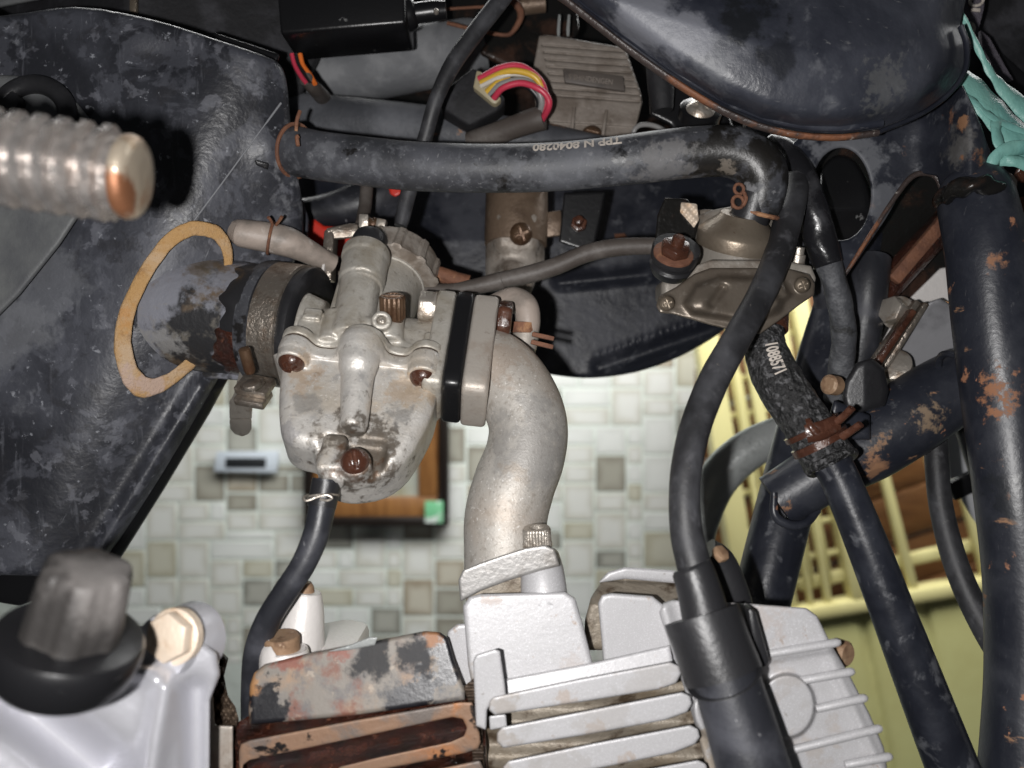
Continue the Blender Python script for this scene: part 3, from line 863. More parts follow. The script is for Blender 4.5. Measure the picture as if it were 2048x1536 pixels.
seat = thing("seat_pan", "black plastic seat pan edge above the air filter box", "seat pan", V(300, 40, .31))
obj("pan", relief([(-220, -120), (700, -120), (690, 10), (600, 200), (540, 200), (430, 130), (300, 90), (180, 60), (90, 60), (-220, 90)], lambda x, y: .285 + .00006 * np.abs(x - 250), .03, 12, 6), SEATPL, seat, ang=0)
obj("pan_cushion", relief([(-220, -120), (110, -120), (80, 0), (0, 16), (-220, 26)], lambda x, y: .272 + 0 * x, .02, 12, 5), GREYPL, seat, ang=0)
obj("pan_clip", merge(boxr(V(268, 8, .284), (.0012, .0032, .0012), ((1, 0, 0), (0, 0, 1), (0, 1, 0)), .0005)), BRASS, seat)
obj("pan_flap", relief([(420, 62), (560, 108), (556, 124), (500, 140), (470, 118), (448, 92)], lambda x, y: .258 + 0 * x, .02, 8, 4), BLACKPL, seat, ang=0)

# foam ring round the intake opening
def ell(a_, b_, cx, cy, nn_, w1, w2):
    out = []
    for i_ in range(nn_):
        a = 2 * math.pi * i_ / nn_
        rr = 1 + w1 * math.sin(5 * a + 1) + w2 * math.sin(13 * a) + w2 * math.sin(23 * a + 2)
        out.append((cx + rr * (a_ * math.cos(a) * -.41 + b_ * math.sin(a) * .91), cy + rr * (a_ * math.cos(a) * .91 + b_ * math.sin(a) * .41)))
    return out
ring_in = ell(153, 74, 355, 612, 60, .015, .005)
def ring_cut(F, X, Y, W):
    return smax(F, -s_poly(X + 0 * Y, Y + 0 * X, ring_in), 3)
foam = obj("foam_ring", relief(ell(189, 99, 347, 616, 60, .018, .004), lambda x, y: air_f(x, y) - .0048, .009, 3, 3, ring_cut), FOAM, ang=0,
           label="orange foam sealing ring between the air filter box and rubber boot", cat="foam ring")
# rubber boot
boot = thing("intake_boot", "black rubber intake boot joining the air filter box to the carburettor", "rubber boot", V(420, 640, .26))
ba, bb = V(352, 618, .262), V(700, 670, .2530)
bn = nz(bb - ba); bl = np.linalg.norm(bb - ba)
u_, v_, _ = frame_from(bn)
def fun(t, th): return np.ones_like(th)
fnl = obj("funnel", lathe(ba, bn, [(-.012, .0212), (.002, .0208), (.006, .0204), (.012, .0197), (.020, .0189), (.027, .0185), (.0485, .0184)], 56), BOOTRUB, boot)
obj("inner_lip", lathe(ba - bn * .002, bn, [(-.004, .0202), (0, .0214), (.002, .0214), (.003, .0200)], 56), RUBBER, boot)
obj("rear_collar", lathe(ba + bn * .0308, bn, [(0, .0186), (.0006, .0200), (.003, .0203), (.0045, .0202), (.0052, .0190), (.006, .0189)], 56), RUBBER, boot)
obj("front_collar", lathe(ba + bn * .0448, bn, [(-.001, .0188), (.0002, .0197), (.002, .0199), (.0030, .0198), (.0038, .0188), (.0040, .0150)], 56), BLACKRUB, boot)
def angf(name, a0, a1, t0, t1, mat, th_, seg=26, seed=0):
    vs, fs = [], []
    r_ = random.Random(seed); m = 9
    for i in range(seg):
        a = a0 + (a1 - a0) * i / (seg - 1)
        jag = .0012 * math.sin(i * .55 + seed) + .0006 * math.sin(i * 1.1 + 2 * seed) + r_.uniform(-.00015, .00015)
        for k in range(m):
            s = k / (m - 1)
            t = (t0 + jag) * (1 - s) + t1 * s
            h = th_ * (.15 + .85 * math.sin(min(1, s * 2.2 + .25) * math.pi / 2)) * min(1, 3.0 * min(i, seg - 1 - i) / seg + .1)
            e = math.cos(a) * u_ + math.sin(a) * v_
            vs.append(ba + bn * t + e * (.0184 + h))
    for i in range(seg - 1):
        for k in range(m - 1):
            fs.append([i * m + k, i * m + k + 1, (i + 1) * m + k + 1, (i + 1) * m + k])
    n0 = len(vs)
    for i in range(seg):
        a = a0 + (a1 - a0) * i / (seg - 1); e = math.cos(a) * u_ + math.sin(a) * v_
        for k in range(m):
            p = vs[i * m + k]; ax_ = ba + bn * np.dot(p - ba, bn)
            vs.append(ax_ + e * .0176)
    for i in range(seg - 1):
        for k in range(m - 1):
            fs.append([n0 + (i + 1) * m + k, n0 + (i + 1) * m + k + 1, n0 + i * m + k + 1, n0 + i * m + k])
    def edge(a, b): fs.append([a, b, b + n0, a + n0])
    for i in range(seg - 1):
        edge((i + 1) * m, i * m); edge(i * m + m - 1, (i + 1) * m + m - 1)
    for k in range(m - 1):
        edge(k, k + 1); edge((seg - 1) * m + k + 1, (seg - 1) * m + k)
    return obj(name, (np.array(vs), fs), mat, boot, ang=50)
def ang_of(px, py):          # angle round the boot axis of the near surface seen at a picture point
    best = None
    for a in np.linspace(0, 2 * math.pi, 720):
        e = math.cos(a) * u_ + math.sin(a) * v_
        if e[1] > 0: continue
        for t in np.linspace(0, bl, 50):
            p = ba + bn * t + e * .0187
            x = p[0] / (K * p[1]) + 1024; y = 768 - p[2] / (K * p[1])
            dd = (x - px) ** 2 + (y - py) ** 2
            if best is None or dd < best[0]: best = (dd, a, t)
    return best[1], best[2]
a1_, t1_ = ang_of(480, 528); a2_, t2_ = ang_of(470, 640)
angf("torn_flap", min(a1_, a2_) - .25, max(a1_, a2_) + .22, (t1_ + t2_) / 2 - .0015, .0365, BLACKRUB, .0017, 30, 1)
a1_, t1_ = ang_of(430, 650); a2_, t2_ = ang_of(440, 745)
angf("rust_stain_flap", min(a1_, a2_), max(a1_, a2_) + .2, t1_ - .001, .0318, RUSTTAR, .0008, 26, 5)
obj("seam_rib", sweep([ba + bn * t + (rr) * (math.cos(a2_ + .12) * u_ + math.sin(a2_ + .12) * v_) for t, rr in ((.001, .0213), (.01, .0205), (.02, .0194), (.03, .0187))], [.0012] * 4, 8), BOOTRUB, boot)
spots(fnl, [(V(425, 560, .24), .012, (.21, .215, .245, 1), .6, 130, .85), (V(330, 690, .245), .009, (.24, .235, .23, 1), .7, 160, .8),
            (V(455, 690, .232), .010, (.018, .018, .02, 1), .35, 150, .95), (V(450, 590, .235), .008, (.018, .018, .02, 1), .4, 150, .9), (V(400, 520, .245), .010, (.11, .085, .06, 1), .5, 150, .7)])
# clamp
clamp = thing("hose_clamp", "worn steel band clamp with bolt tightened round the rubber boot", "hose clamp", ba + bn * .0402)
cc = ba + bn * .0402
obj("band", band(cc, bn, .0192, .0090, .0011, 0, 2 * math.pi, 72), STEEL, clamp)
cb_ = V(512, 750, .2325)
obj("bolt", lathe(cb_ + np.array([-.0004, -.0035, .0005]), (-.12, -.45, 1), [(0, .0013), (.0012, .0017), (.0075, .0017), (.0079, .0013)], 18, mod=lambda t, th: 1 + .05 * np.cos(th + t * 9000)), BROWNSCREW, clamp)
obj("lug", boxr(V(511, 772, .2335), (.0046, .0012, .0046), ((1, 0, -.18), (-.1, -.55, .84), (.1, .83, .5)), .0005), STEEL, clamp)
obj("lug", boxr(V(507, 795, .2325), (.0043, .0012, .0042), ((1, 0, -.18), (-.1, -.55, .84), (.1, .83, .5)), .0006), STEEL, clamp)
obj("nut", hexhead(V(505, 776, .2275), (-.1, -.5, .86), .0030, .0018, .2), STEEL, clamp)
obj("washer", lathe(V(505, 770, .2290), (-.1, -.5, .86), [(0, .0035), (.0006, .0035)], 24), STEEL, clamp)
obj("tail_strip", merge(prism([V(478, 742, .247), V(512, 742, .247), V(504, 800, .258), V(502, 838, .262), V(458, 838, .262), V(458, 802, .259), V(466, 790, .257)], (0, .0012, 0), .0004),
                        prism([V(458, 838, .262), V(502, 838, .262), V(502, 858, .2665), V(496, 868, .268), V(484, 873, .2685), V(468, 868, .268), V(459, 856, .2665)], (0, .0012, 0), .0004)), ZINC, clamp)

# ribbed pedal and its shaft, close to the lens
ped = thing("kick_pedal", "ribbed metal pedal peg with rusty tip, blurred in the left foreground", "pedal", V(60, 310, .14))
pd = nz(np.array([1, .05, -.14]))
po = V(-160, 292, .138)
def pm(t, th):
    return 1 + 0 * th
prof = []
L0 = R(398, .14)
for i in range(9):
    t = L0 * i / 9
    for a, b in ((0, .0066), (.08, .0083), (.45, .0083), (.55, .0066)):
        prof.append((t + a * L0 / 9, b))
prof += [(L0, .0066)]
obj("sleeve", lathe(po, pd, prof, 44, mod=lambda t, th: 1 + .035 * np.sign(np.sin(th * 9)) * (1 if int(t / (L0 / 9) * 2) % 2 == 0 else 0)), PEDAL, ped)
ptp = obj("tip", lathe(po + pd * L0, pd, [(-.0004, .0064), (.0001, .0073), (.0008, .0075), (.0018, .0073), (.0025, .0066), (.0028, .0050)], 44), PEDALEND, ped)

spots(ptp, [(V(258, 395, .135), .0075, (.20, .075, .03, 1), .55, 160, .95), (V(264, 270, .135), .004, (.3, .2, .12, 1), .5, 200, .6)])
spots(foam, [(V(290, 760, .245), .012, (.50, .37, .31, 1), .9, 160, .85), (V(440, 480, .255), .007, (.55, .43, .33, 1), .9, 160, .8), (V(258, 640, .24), .007, (.50, .24, .07, 1), .9, 200, .6)])

# ================================================================== CARBURETTOR (local frame in mm: a along the throat, b to the front, c up)
up = nz((.08, .60, .79))
ex = np.array([.985, 0, -.12]); ex = nz(ex - up * np.dot(ex, up))
ef = np.cross(ex, up)
O = V(720, 690, .235)
def C(a, b, c): return O + (a * ex + b * ef + c * up) * 1e-3
def CL(v): return O + 1e-3 * (v[:, :1] * ex + v[:, 1:2] * ef + v[:, 2:3] * up)
def csdf(f, lo, hi, res):
    v, q = sdf(f, lo, hi, res)
    return CL(v), q
carb = thing("carburettor", "cast aluminium carburettor with stained float bowl in the middle of the picture", "carburettor", C(4, 0, -52))
def circ(P, a, b, r): return np.hypot(P[:, 0] - a, P[:, 1] - b) - r
def flange2(P):
    d = s_box(np.c_[P[:, :2], 0 * P[:, 0]], (-17.8, -13, -50), (23, 7.4, 50), 4)
    d = smin(d, circ(P, 3.2, 9.8, 6.2), 5)
    d = smin(d, circ(P, -15.6, 7.6, 4.6), 3)
    d = smin(d, circ(P, 21.3, 7.6, 4.8), 3)
    d = smin(d, circ(P, 21, -11, 4.6), 3)
    d = smin(d, circ(P, -15.5, -11, 4.6), 3)
    return d
def slab(P, d2, c0, c1, rd):
    return round_and(d2, np.abs(P[:, 2] - (c0 + c1) / 2) - (c1 - c0) / 2, rd)
prof_ac = [(-19.5, -9), (-19.2, -14), (-17.5, -24), (-15, -33), (-13, -37), (-9.5, -39), (-4.5, -40), (-3, -43.5), (-1, -46), (3, -47.5), (8, -47.5), (15, -45), (20.5, -39), (24.6, -27), (25.6, -18), (25.4, -9)]
prof_ac = [tuple(x) for x in catmull(prof_ac, 3, True)]
def bowl(P):
    d2 = s_poly(P[:, 0], P[:, 2], prof_ac)
    fb = 6.2 + .05 * (P[:, 2] + 20)
    d = round_and(d2, np.maximum(P[:, 1] - fb, -12 - P[:, 1]), 3.6)
    # valleys beside the boss columns
    d = smax(d, -s_cap(P, (-10.4, 8.6, -16.5), (-8.4, 7.6, -28), 2.5, 1.2), 2.2)
    d = smax(d, -s_cap(P, (15.6, 8.8, -17), (15.6, 8.2, -26), 2.8, 1.2), 2.2)
    d = smax(d, -s_cap(P, (-19.5, 9.2, -20), (-17.0, 9.5, -24), 2.2, 1.6), 2.5)
    # flange and bosses
    d = smin(d, slab(P, flange2(P), -12.0, -8.3, .45), .5)
    d = smin(d, s_cyl(P, (-15.6, 7.6, -15), (-15.6, 7.6, -10), 4.4, .4), .6)
    d = smin(d, s_cyl(P, (21.3, 7.6, -15.3), (21.3, 7.6, -10), 4.6, .4), .6)
    # main jet rib
    d = smin(d, s_cap(P, (3.0, 10.6, -9), (3.4, 10.6, -15), 6.1, 5.4), 1.2)
    d = smin(d, s_cap(P, (3.4, 9.6, -16), (5.6, 8.6, -33.0), 4.7, 3.6), 1.0)
    d = smin(d, s_cyl(P, (5.1, 8.9, -26), (5.9, 8.6, -36.4), 3.7, .6), .35)
    # recess round the drain, drain block, screw boss
    d = smax(d, -s_box(P, (-2.5, 2.6, -60), (15.0, 20, -36.0), 2.0), 2.0)
    d = smin(d, s_box(P, (-1.6, -6, -47.8), (4.8, 8.2, -36.6), 1.6), 1.4)
    d = smin(d, s_cyl(P, (8.2, 0, -44.2), (8.2, 8.4, -44.8), 4.1, .7), 1.4)
    d = smin(d, s_cyl(P, (3.2, 3.5, -43), (2.8, 3.8, -49.3), 3.0, .6), 1.0)
    return d
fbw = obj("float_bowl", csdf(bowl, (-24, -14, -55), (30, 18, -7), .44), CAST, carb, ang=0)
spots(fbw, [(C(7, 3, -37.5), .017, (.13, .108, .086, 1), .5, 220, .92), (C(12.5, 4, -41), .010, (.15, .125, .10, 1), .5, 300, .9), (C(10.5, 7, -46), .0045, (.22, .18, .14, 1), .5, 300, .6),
    (C(-12, 8, -18), .009, (.44, .27, .13, 1), .5, 250, .42), (C(17.5, 8, -19), .010, (.48, .31, .16, 1), .5, 250, .42), (C(16, 7, -27), .006, (.27, .26, .25, 1), .45, 220, .6), (C(-8, 7, -26), .006, (.30, .29, .28, 1), .45, 220, .6),
    (C(8.3, 8, -44.9), .0095, (.12, .06, .03, 1), .4, 300, .7), (C(-12, 4, -36), .006, (.36, .35, .36, 1), .4, 400, .6)])
obj("gasket", csdf(lambda P: slab(P, flange2(P) + .45, -8.6, -7.4, .1), (-24, -17, -9.2), (29, 18, -7.0), .42), GASKET, carb, ang=0)
def body(P):
    d = slab(P, flange2(P), -7.75, -5.0, .5)
    d = smin(d, s_cyl(P, (-19, -5.5, 4), (-12.5, -5.8, 4), 14.6, .6, 12.5), .8)
    d = smin(d, s_box(P, (-13, -11, -7), (20, 1.5, 8), 1.5), 1)
    d = smin(d, s_cyl(P, (-18, -6.5, 4), (26, -6, 2), 11.0, .5, 12.0), 1.2)
        # starter plunger tower
    d = smin(d, s_cyl(P, (-1.5, 6.4, -4), (-3.2, 7.2, 22), 6.1, .6), 1.0)
    d = smin(d, s_cyl(P, (-2.6, 7.0, 18.0), (-3.3, 7.4, 30.6), 7.1, .9), .5)
    d = smin(d, s_cyl(P, (-3.25, 7.3, 27.0), (-3.4, 7.4, 31.8), 7.5, 1.1), .4)
    d = smin(d, s_cyl(P, (-2.3, 6.8, 16.6), (-2.4, 6.8, 17.8), 6.6, .4), .5)
    d = smin(d, s_box(P, (-10.5, -6, 2), (-6, 5.5, 26), 1), 1)
    # arm and nipple boss in front
    d = smin(d, s_cap(P, (-4, 8, -2), (6.0, 9.5, 0.6), 3.0, 2.6), 1.5)
    d = smin(d, s_cyl(P, (6.6, 6, 2.2), (7.4, 13.6, -1.0), 2.85, .5), 1)
    d = smax(d, -s_cyl(P, (7.2, 12.3, -.4), (7.6, 15.5, -1.8), 1.35, .1), .3)
    # lugs
    d = smin(d, s_box(P, (-17.2, 3.4, -6.5), (-10.6, 8.6, 1.8), .7), .4)
    d = smin(d, s_box(P, (-16.2, 4.8, 0), (-11, 9.8, 4.2), .6), .3)
    d = smin(d, s_cyl(P, (-7.2, 6.8, -6), (-7.6, 7.6, 4.6), 3.1, .4), .6)
    d = smin(d, s_box(P, (19.4, 4.2, -6.5), (25.0, 8.6, 1.0), .7), .8)
    d = smin(d, s_cyl(P, (9.6, 6, -3), (8.6, 7.6, 6), 4.0, .5), 1)
    # humps over the float chamber
    d = smin(d, s_cap(P, (-9, 3, -4), (-3, 4, -3), 5.0), 1.2)
    d = smin(d, s_cap(P, (12, 2, -4), (17, 1, -4), 5.0), 1.2)
    d = smin(d, s_box(P, (11, -8, -2), (24, 5.6, 4), .7), .7)
    return d
cbd = obj("body", csdf(body, (-25, -19, -9), (28, 17, 34), .45), CASTD, carb, ang=0)
up2 = nz((.13, .68, .71))
SO = C(0.4, -6, 7.6)
obj("slide_chamber", lathe(SO, up2, [(-.010, .0118), (.026, .0118), (.0262, .0123), (.0275, .0125), (.0285, .0120), (.034, .0120)], 48), CASTD, carb)
def capm(t, th):
    return 1 + np.where(np.cos(th * 11) > .45, .055, 0.0) * (1 if .0275 < t < .0385 else 0)
obj("slide_cap", lathe(SO, up2, [(.0268, .0120), (.0270, .0160), (.0276, .0163), (.0278, .0152), (.028, .0152), (.0382, .0149), (.0386, .0149), (.0392, .0145), (.0398, .0128), (.0402, .0095)], 110, mod=capm), PETAL, carb)
obj("cable_ferrule", lathe(SO + up2 * .0398, up2, [(0, .0032), (.004, .0030), (.0045, .0024), (.008, .0024)], 20), BROWNSCREW, carb)
obj("plunger_cap", lathe(C(-3.4, 7.4, 31.6), up, [(-.001, .0046), (.0005, .0055), (.0050, .0056), (.0064, .0052), (.0071, .0042), (.0073, .003)], 36), BLACKRUB, carb)
# idle screw with knurled head
ix = nz((.03, -.40, .91)); io = C(9.6, 9.0, 4.0)
isc = obj("idle_screw", lathe(io, ix, [(-.003, .0022), (0, .0033), (.0004, .0036), (.0066, .0036), (.0070, .0033), (.00705, .0026), (.0062, .0025), (.0062, .001)], 60, mod=lambda t, th: 1 + (.045 * np.sign(np.sin(th * 20)) if .0003 < t < .0067 else 0 * th)), BROWNSCREW, carb)
obj("slot", boxr(io + ix * .0066, (.0032, .0005, .0006), (nz(np.cross(ix, (0, 1, 0))), np.cross(ix, nz(np.cross(ix, (0, 1, 0)))), ix), .0001), BROWNSCREW, isc)
screw(C(-7.6, 7.6, 4.4), nz(up * .85 + ef * .5), .0027, .75, BROWNSCREW, cbd, "air_screw", cross=False, rot=1.2)
screw(C(-15.6, 7.6, -15.2), nz(-up + ef * .10), .0037, .72, RUSTOIL, fbw, "bowl_screw")
screw(C(21.3, 7.6, -15.5), nz(-up + ef * .10), .0038, .72, RUSTOIL, fbw, "bowl_screw", rot=.9)
screw(C(8.3, 8.6, -44.9), nz(ef * .95 - up * .25 + ex * .15), .0037, .75, RUSTOIL, fbw, "drain_screw", cross=False, rot=.15)
screw(C(7.4, 13.0, -.8), nz(ef - up * .35), .0013, .7, ZINC, cbd, "nipple_plug", cross=False)
# flange to the insulator with bolt
def fl_poly(P, c0=-17.0, c1=17.0): return [(-8, c0), (8, c0), (10, c0 + 3), (10, c1 - 3), (8, c1), (-8, c1), (-10, c1 - 3), (-10, c0 + 3)]
def fplate(a0, a1, bw, c0, c1, sh=0.0, bev=.0010):
    P = [(b, c) for b, c in ((-bw + 3, c0), (bw - 3, c0), (bw - .8, c0 + 1), (bw, c0 + 4), (bw, c1 - 4), (bw - .8, c1 - 1), (bw - 3, c1), (-bw + 3, c1), (-bw, c1 - 4), (-bw, c0 + 4))]
    return prism([C(a0 + sh * c, b, c) for b, c in P], (C(a1, 0, 0) - C(a0, 0, 0)), bev, 3)
obj("mounting_flange", fplate(21.2, 26.8, 10.5, -18.5, 18.0), CASTD, carb)
obj("flange_bolt", merge(hexhead(C(21.2, 6.2, 12.2), -ex, .0052, .0052, .35), lathe(C(21.3, 6.2, 12.2), -ex, [(0, .0052), (.0007, .0052)], 28)), ZINC, carb)
# cable bracket behind the plunger tower
obj("cable_bracket", merge(
    prism([V(640, 560, .262), V(648, 462, .266), V(655, 456, .266), V(662, 458, .266), V(668, 470, .266), V(662, 560, .262)], (0, .007, 0), .0004),
    prism([V(652, 456, .2655), V(700, 446, .268), V(716, 448, .268), V(716, 470, .268), V(700, 476, .268), V(662, 478, .266)], (0, .0013, 0), .0004)), STEEL, carb)
obj("bracket_tang", merge(boxr(V(729, 444, .266), (.0016, .0023, .002), ((1, 0, 0), (0, 0, 1), (0, 1, 0)), .0004), boxr(V(762, 455, .266), (.0016, .0026, .002), ((1, 0, -.2), (.2, 0, 1), (0, 1, 0)), .0004)), ZINC, carb)
screw(V(746, 446, .266), nz((0, -.5, .85)), .0024, .8, BROWNSCREW, carb, "bracket_screw", cross=False)
obj("side_nut", hexhead(V(616, 556, .257), (1, 0, -.1), .0042, .0028, .3), RUSTOIL, carb)
obj("bracket_strip", prism([V(638, 565, .258), V(645, 525, .26), V(650, 525, .26), V(645, 566, .258)], (0, .004, 0), .0002), WHITEAL, carb)

# insulator and intake pipe
ins = obj("insulator_block", fplate(26.8, 32.4, 11.0, -19.0, 17.8, bev=.0012), BLACKPL, label="thick black insulator spacer between carburettor and intake pipe", cat="insulator", ang=45)
man = thing("intake_pipe", "curved sand cast aluminium intake pipe running down to the cylinder head", "intake pipe", V(1010, 1180, .225))
obj("upper_flange", fplate(32.4, 39.8, 11.0, -19.5, 17.4, bev=.0014), FLANGE, man)
ipp = obj("pipe", tube([(930, 705, .2405, 62), (962, 716, .2385, 68), (1002, 745, .2355, 75), (1036, 792, .232, 78), (1056, 850, .229, 79), (1050, 910, .226, 80), (1028, 970, .2235, 82), (1012, 1035, .222, 83), (1012, 1100, .221, 84), (1014, 1160, .2205, 85)], 44, 7), ELBOW, man, ang=0)
spots(ipp, [(V(1080, 880, .215), .02, (.30, .29, .28, 1), .45, 120, .6), (V(1040, 960, .205), .012, (.32, .27, .22, 1), .5, 140, .6), (V(1075, 1060, .21), .006, (.34, .22, .12, 1), .6, 200, .7), (V(1000, 720, .225), .012, (.36, .28, .22, 1), .5, 150, .5)])
obj("lower_flange", relief([(917, 1160), (926, 1140), (960, 1126), (1000, 1112), (1050, 1096), (1090, 1090), (1110, 1098), (1120, 1132), (1080, 1142), (1020, 1160), (960, 1182), (921, 1203)], lambda x, y: .200 + 0 * x, .036, 4, 2.5), FLANGEG, man, ang=0)
obj("knurled_bolt", lathe(V(1075, 1092, .206), (-.06, -.15, 1), [(0, R(30, .206)), (.0007, R(30, .206)), (.0010, R(28, .206)), (.0045, R(27.5, .206)), (.0050, R(26, .206)), (.0051, R(15, .206)), (.0025, R(14, .206)), (.0025, R(4, .206))], 96, mod=lambda t, th: 1 + (.03 * np.sign(np.sin(th * 32)) if .0009 < t < .0046 else 0 * th)), ZINC, man)
obj("flange_nut", hexhead(C(39.8, 5.5, 11.0), ex, .0062, .0044, .45), RUSTOIL, man)
obj("vacuum_nipple", tube([(1010, 760, .245, 26), (1040, 710, .246, 27), (1052, 668, .247, 26), (1052, 645, .247, 22)], 20), FLANGE, man)
ve = thing("vacuum_elbow", "short white rubber elbow on the intake pipe nipple", "rubber elbow", V(1040, 650, .247))
obj("elbow", tube([(1054, 668, .247, 23), (1056, 640, .247, 25), (1050, 612, .248, 26), (1028, 600, .25, 26), (1005, 605, .253, 24), (985, 612, .256, 22)], 22), WHITERUB, ve)
obj("clip", band(V(1046, 656, .247), nz(V(1056, 600, .247) - V(1052, 690, .247)), R(25, .247), R(22, .247), .0006), RUSTDRY, ve)
obj("clip_prong", boxr(V(1086, 673, .240), (R(22, .24), R(4.5, .24), .0012), ((1, 0, -.22), (.22, 0, 1), (0, 1, 0)), .0003), RUSTDRY, ve)
obj("clip_prong", boxr(V(1084, 689, .238), (R(22, .24), R(4.5, .24), .0012), ((1, 0, -.25), (.25, 0, 1), (0, 1, 0)), .0003), RUSTDRY, ve)
# drain hose
dr = thing("drain_hose", "glossy black drain hose curving down from the float bowl with wire clip", "hose", V(520, 1440, .2))
obj("hose", tube([(652, 958, .2035, 27), (648, 985, .203, 27), (641, 1030, .202, 26.5), (630, 1075, .201, 26), (606, 1130, .2, 25), (570, 1185, .2, 25), (536, 1240, .201, 25), (514, 1300, .203, 25), (508, 1370, .206, 25), (508, 1450, .208, 25), (510, 1530, .21, 25), (510, 1620, .212, 25)], 26, 8), HOSE2, dr)
obj("sleeve", tube([(653, 962, .2035, 29), (648, 990, .203, 29), (643, 1015, .2022, 28.5)], 26, 8), BLACKRUB, dr)
obj("wire_clip", merge(ring(V(646, 993, .203), (-.08, 0.25, 1), R(30, .203), R(2.6, .203), 40, 8), tube([(616, 990, .2, 2.6), (607, 996, .196, 2.6), (614, 1001, .195, 2.6), (640, 992, .196, 2.6), (655, 990, .1965, 2.6), (664, 996, .1968, 2.6), (655, 1001, .1968, 2.6), (640, 999, .196, 2.6)], 8)), ZINC, dr)
# white capped vacuum hose on the left
wh = thing("capped_hose", "dirty white rubber hose stub with rusty spring clip above the boot", "hose", V(560, 490, .262))
obj("hose", tube([(482, 466, .252, 26), (486, 467, .252, 28), (530, 474, .254, 30), (575, 484, .256, 30), (610, 500, .259, 25), (640, 516, .262, 22), (665, 528, .265, 20)], 26), WHITERUB, wh)
obj("spring_clip", merge(ring(V(541, 477, .254), nz(V(580, 486, .256) - V(500, 468, .253)), R(31.5, .254), R(3, .254), 40, 8),
    tube([(545, 449, .249, 3), (541, 440, .247, 3.2), (536, 434, .246, 3.4)], 8), tube([(552, 450, .249, 3), (559, 441, .247, 3.2), (564, 433, .246, 3.4)], 8)), RUSTDRY, wh)
# taupe vacuum hose to the valve
th_ = obj("vacuum_hose", tube([(840, 578, .264, 12), (900, 580, .262, 13), (935, 576, .261, 15), (1000, 562, .26, 18), (1005, 560, .26, 16), (1060, 548, .26, 18), (1110, 533, .259, 18), (1170, 508, .258, 18), (1230, 495, .257, 18), (1300, 492, .256, 17), (1345, 496, .255, 17)], 22), TANHOSE, label="taupe rubber vacuum hose running from the carburettor to the air valve", cat="hose")
vh2 = obj("hose_sleeve", tube([(866, 545, .268, 16), (890, 552, .268, 16), (915, 560, .268, 16), (938, 566, .268, 16)], 18), RUSTDRY, label="short brown sleeve tucked behind the insulator block", cat="sleeve")

# ================================================================== UPPER REGION
def text_on(name, body_, size, path, radius, parent, mat, ang0, flip, t0, sx=1.0, lift=.00012):
    """flat lettering bent onto a hose: path is a dense centre line, t0 the start along it, ang0 the turn round it"""
    cu = bpy.data.curves.new("lettering", 'FONT'); cu.body = body_; cu.size = size; cu.resolution_u = 3; cu.offset = size * .035
    ob = bpy.data.objects.new("lettering", cu); link(ob)
    dg = bpy.context.evaluated_depsgraph_get(); dg.update()
    me0 = bpy.data.meshes.new_from_object(ob.evaluated_get(dg))
    bpy.data.objects.remove(ob)
    bm = bmesh.new(); bm.from_mesh(me0)
    bmesh.ops.triangulate(bm, faces=bm.faces)
    bmesh.ops.subdivide_edges(bm, edges=[e for e in bm.edges if e.calc_length() > size * .18], cuts=1)
    v, f = np.array([list(x.co) for x in bm.verts]), None
    bm.verts.index_update(); f = [[x.index for x in q.verts] for q in bm.faces]; bm.free()
    P = np.asarray(path); seg = np.linalg.norm(np.diff(P, axis=0), axis=1); arc = np.concatenate([[0], np.cumsum(seg)])
    T = np.gradient(P, axis=0); T /= np.linalg.norm(T, axis=1)[:, None]
    out = []
    yc = size * .36
    for x, y, z in v:
        if flip: x_, y_ = -x * sx, -(y - yc)
        else: x_, y_ = x * sx, (y - yc)
        t = t0 + x_
        c = np.array([np.interp(t, arc, P[:, i]) for i in range(3)]); tt = nz([np.interp(t, arc, T[:, i]) for i in range(3)])
        front = nz(np.array([0, -1, 0]) - tt * np.dot([0, -1, 0], tt)); side = np.cross(front, tt)
        a = ang0 + y_ / radius
        out.append(c + (radius + lift) * (math.cos(a) * front + math.sin(a) * side))
    return obj(name, (np.array(out), f), mat, parent, ang=0)

# breather hose
bh = thing("breather_hose", "thick black breather hose with white upside down lettering running across the upper middle", "hose", V(1000, 340, .24))
hp = [(548, 298, .262, 50), (596, 304, .258, 49), (640, 312, .254, 48), (720, 322, .25, 48), (830, 333, .247, 48), (960, 337, .244, 47.5), (1090, 335, .241, 47.5), (1210, 325, .238, 48), (1320, 312, .236, 50), (1400, 304, .235, 50), (1455, 303, .234, 50), (1500, 318, .2335, 51), (1524, 350, .2335, 50), (1523, 390, .234, 46), (1510, 428, .236, 43)]
bh_hose = obj("hose", tube(hp, 36, 7), RUBBER, bh, ang=0)
P_ = np.array([V(p[0], p[1], p[2]) for p in hp]); hc = catmull(P_, 20)
spots(bh_hose, [(V(1450, 315, .228), .016, (.012, .011, .010, 1), .36, 120, .97), (V(1520, 330, .232), .018, (.012, .011, .010, 1), .36, 120, .97), (V(1530, 395, .235), .016, (.012, .011, .010, 1), .36, 120, .97), (V(566, 300, .262), .0085, (.016, .014, .012, 1), .3, 200, .95), (V(1500, 385, .229), .0035, (.19, .19, .2, 1), .7, 300, .8), (V(1452, 345, .229), .005, (.2, .17, .14, 1), .8, 300, .7), (V(700, 340, .235), .0065, (.010, .010, .011, 1), .3, 230, .97), (V(740, 370, .238), .0055, (.010, .010, .011, 1), .3, 230, .97), (V(1240, 312, .231), .004, (.010, .010, .011, 1), .3, 240, .95),
    (V(1130, 350, .234), .03, (.15, .155, .17, 1), .7, 200, .35), (V(1330, 335, .228), .014, (.17, .165, .165, 1), .75, 260, .6), (V(640, 310, .241), .010, (.16, .165, .18, 1), .7, 220, .5)])
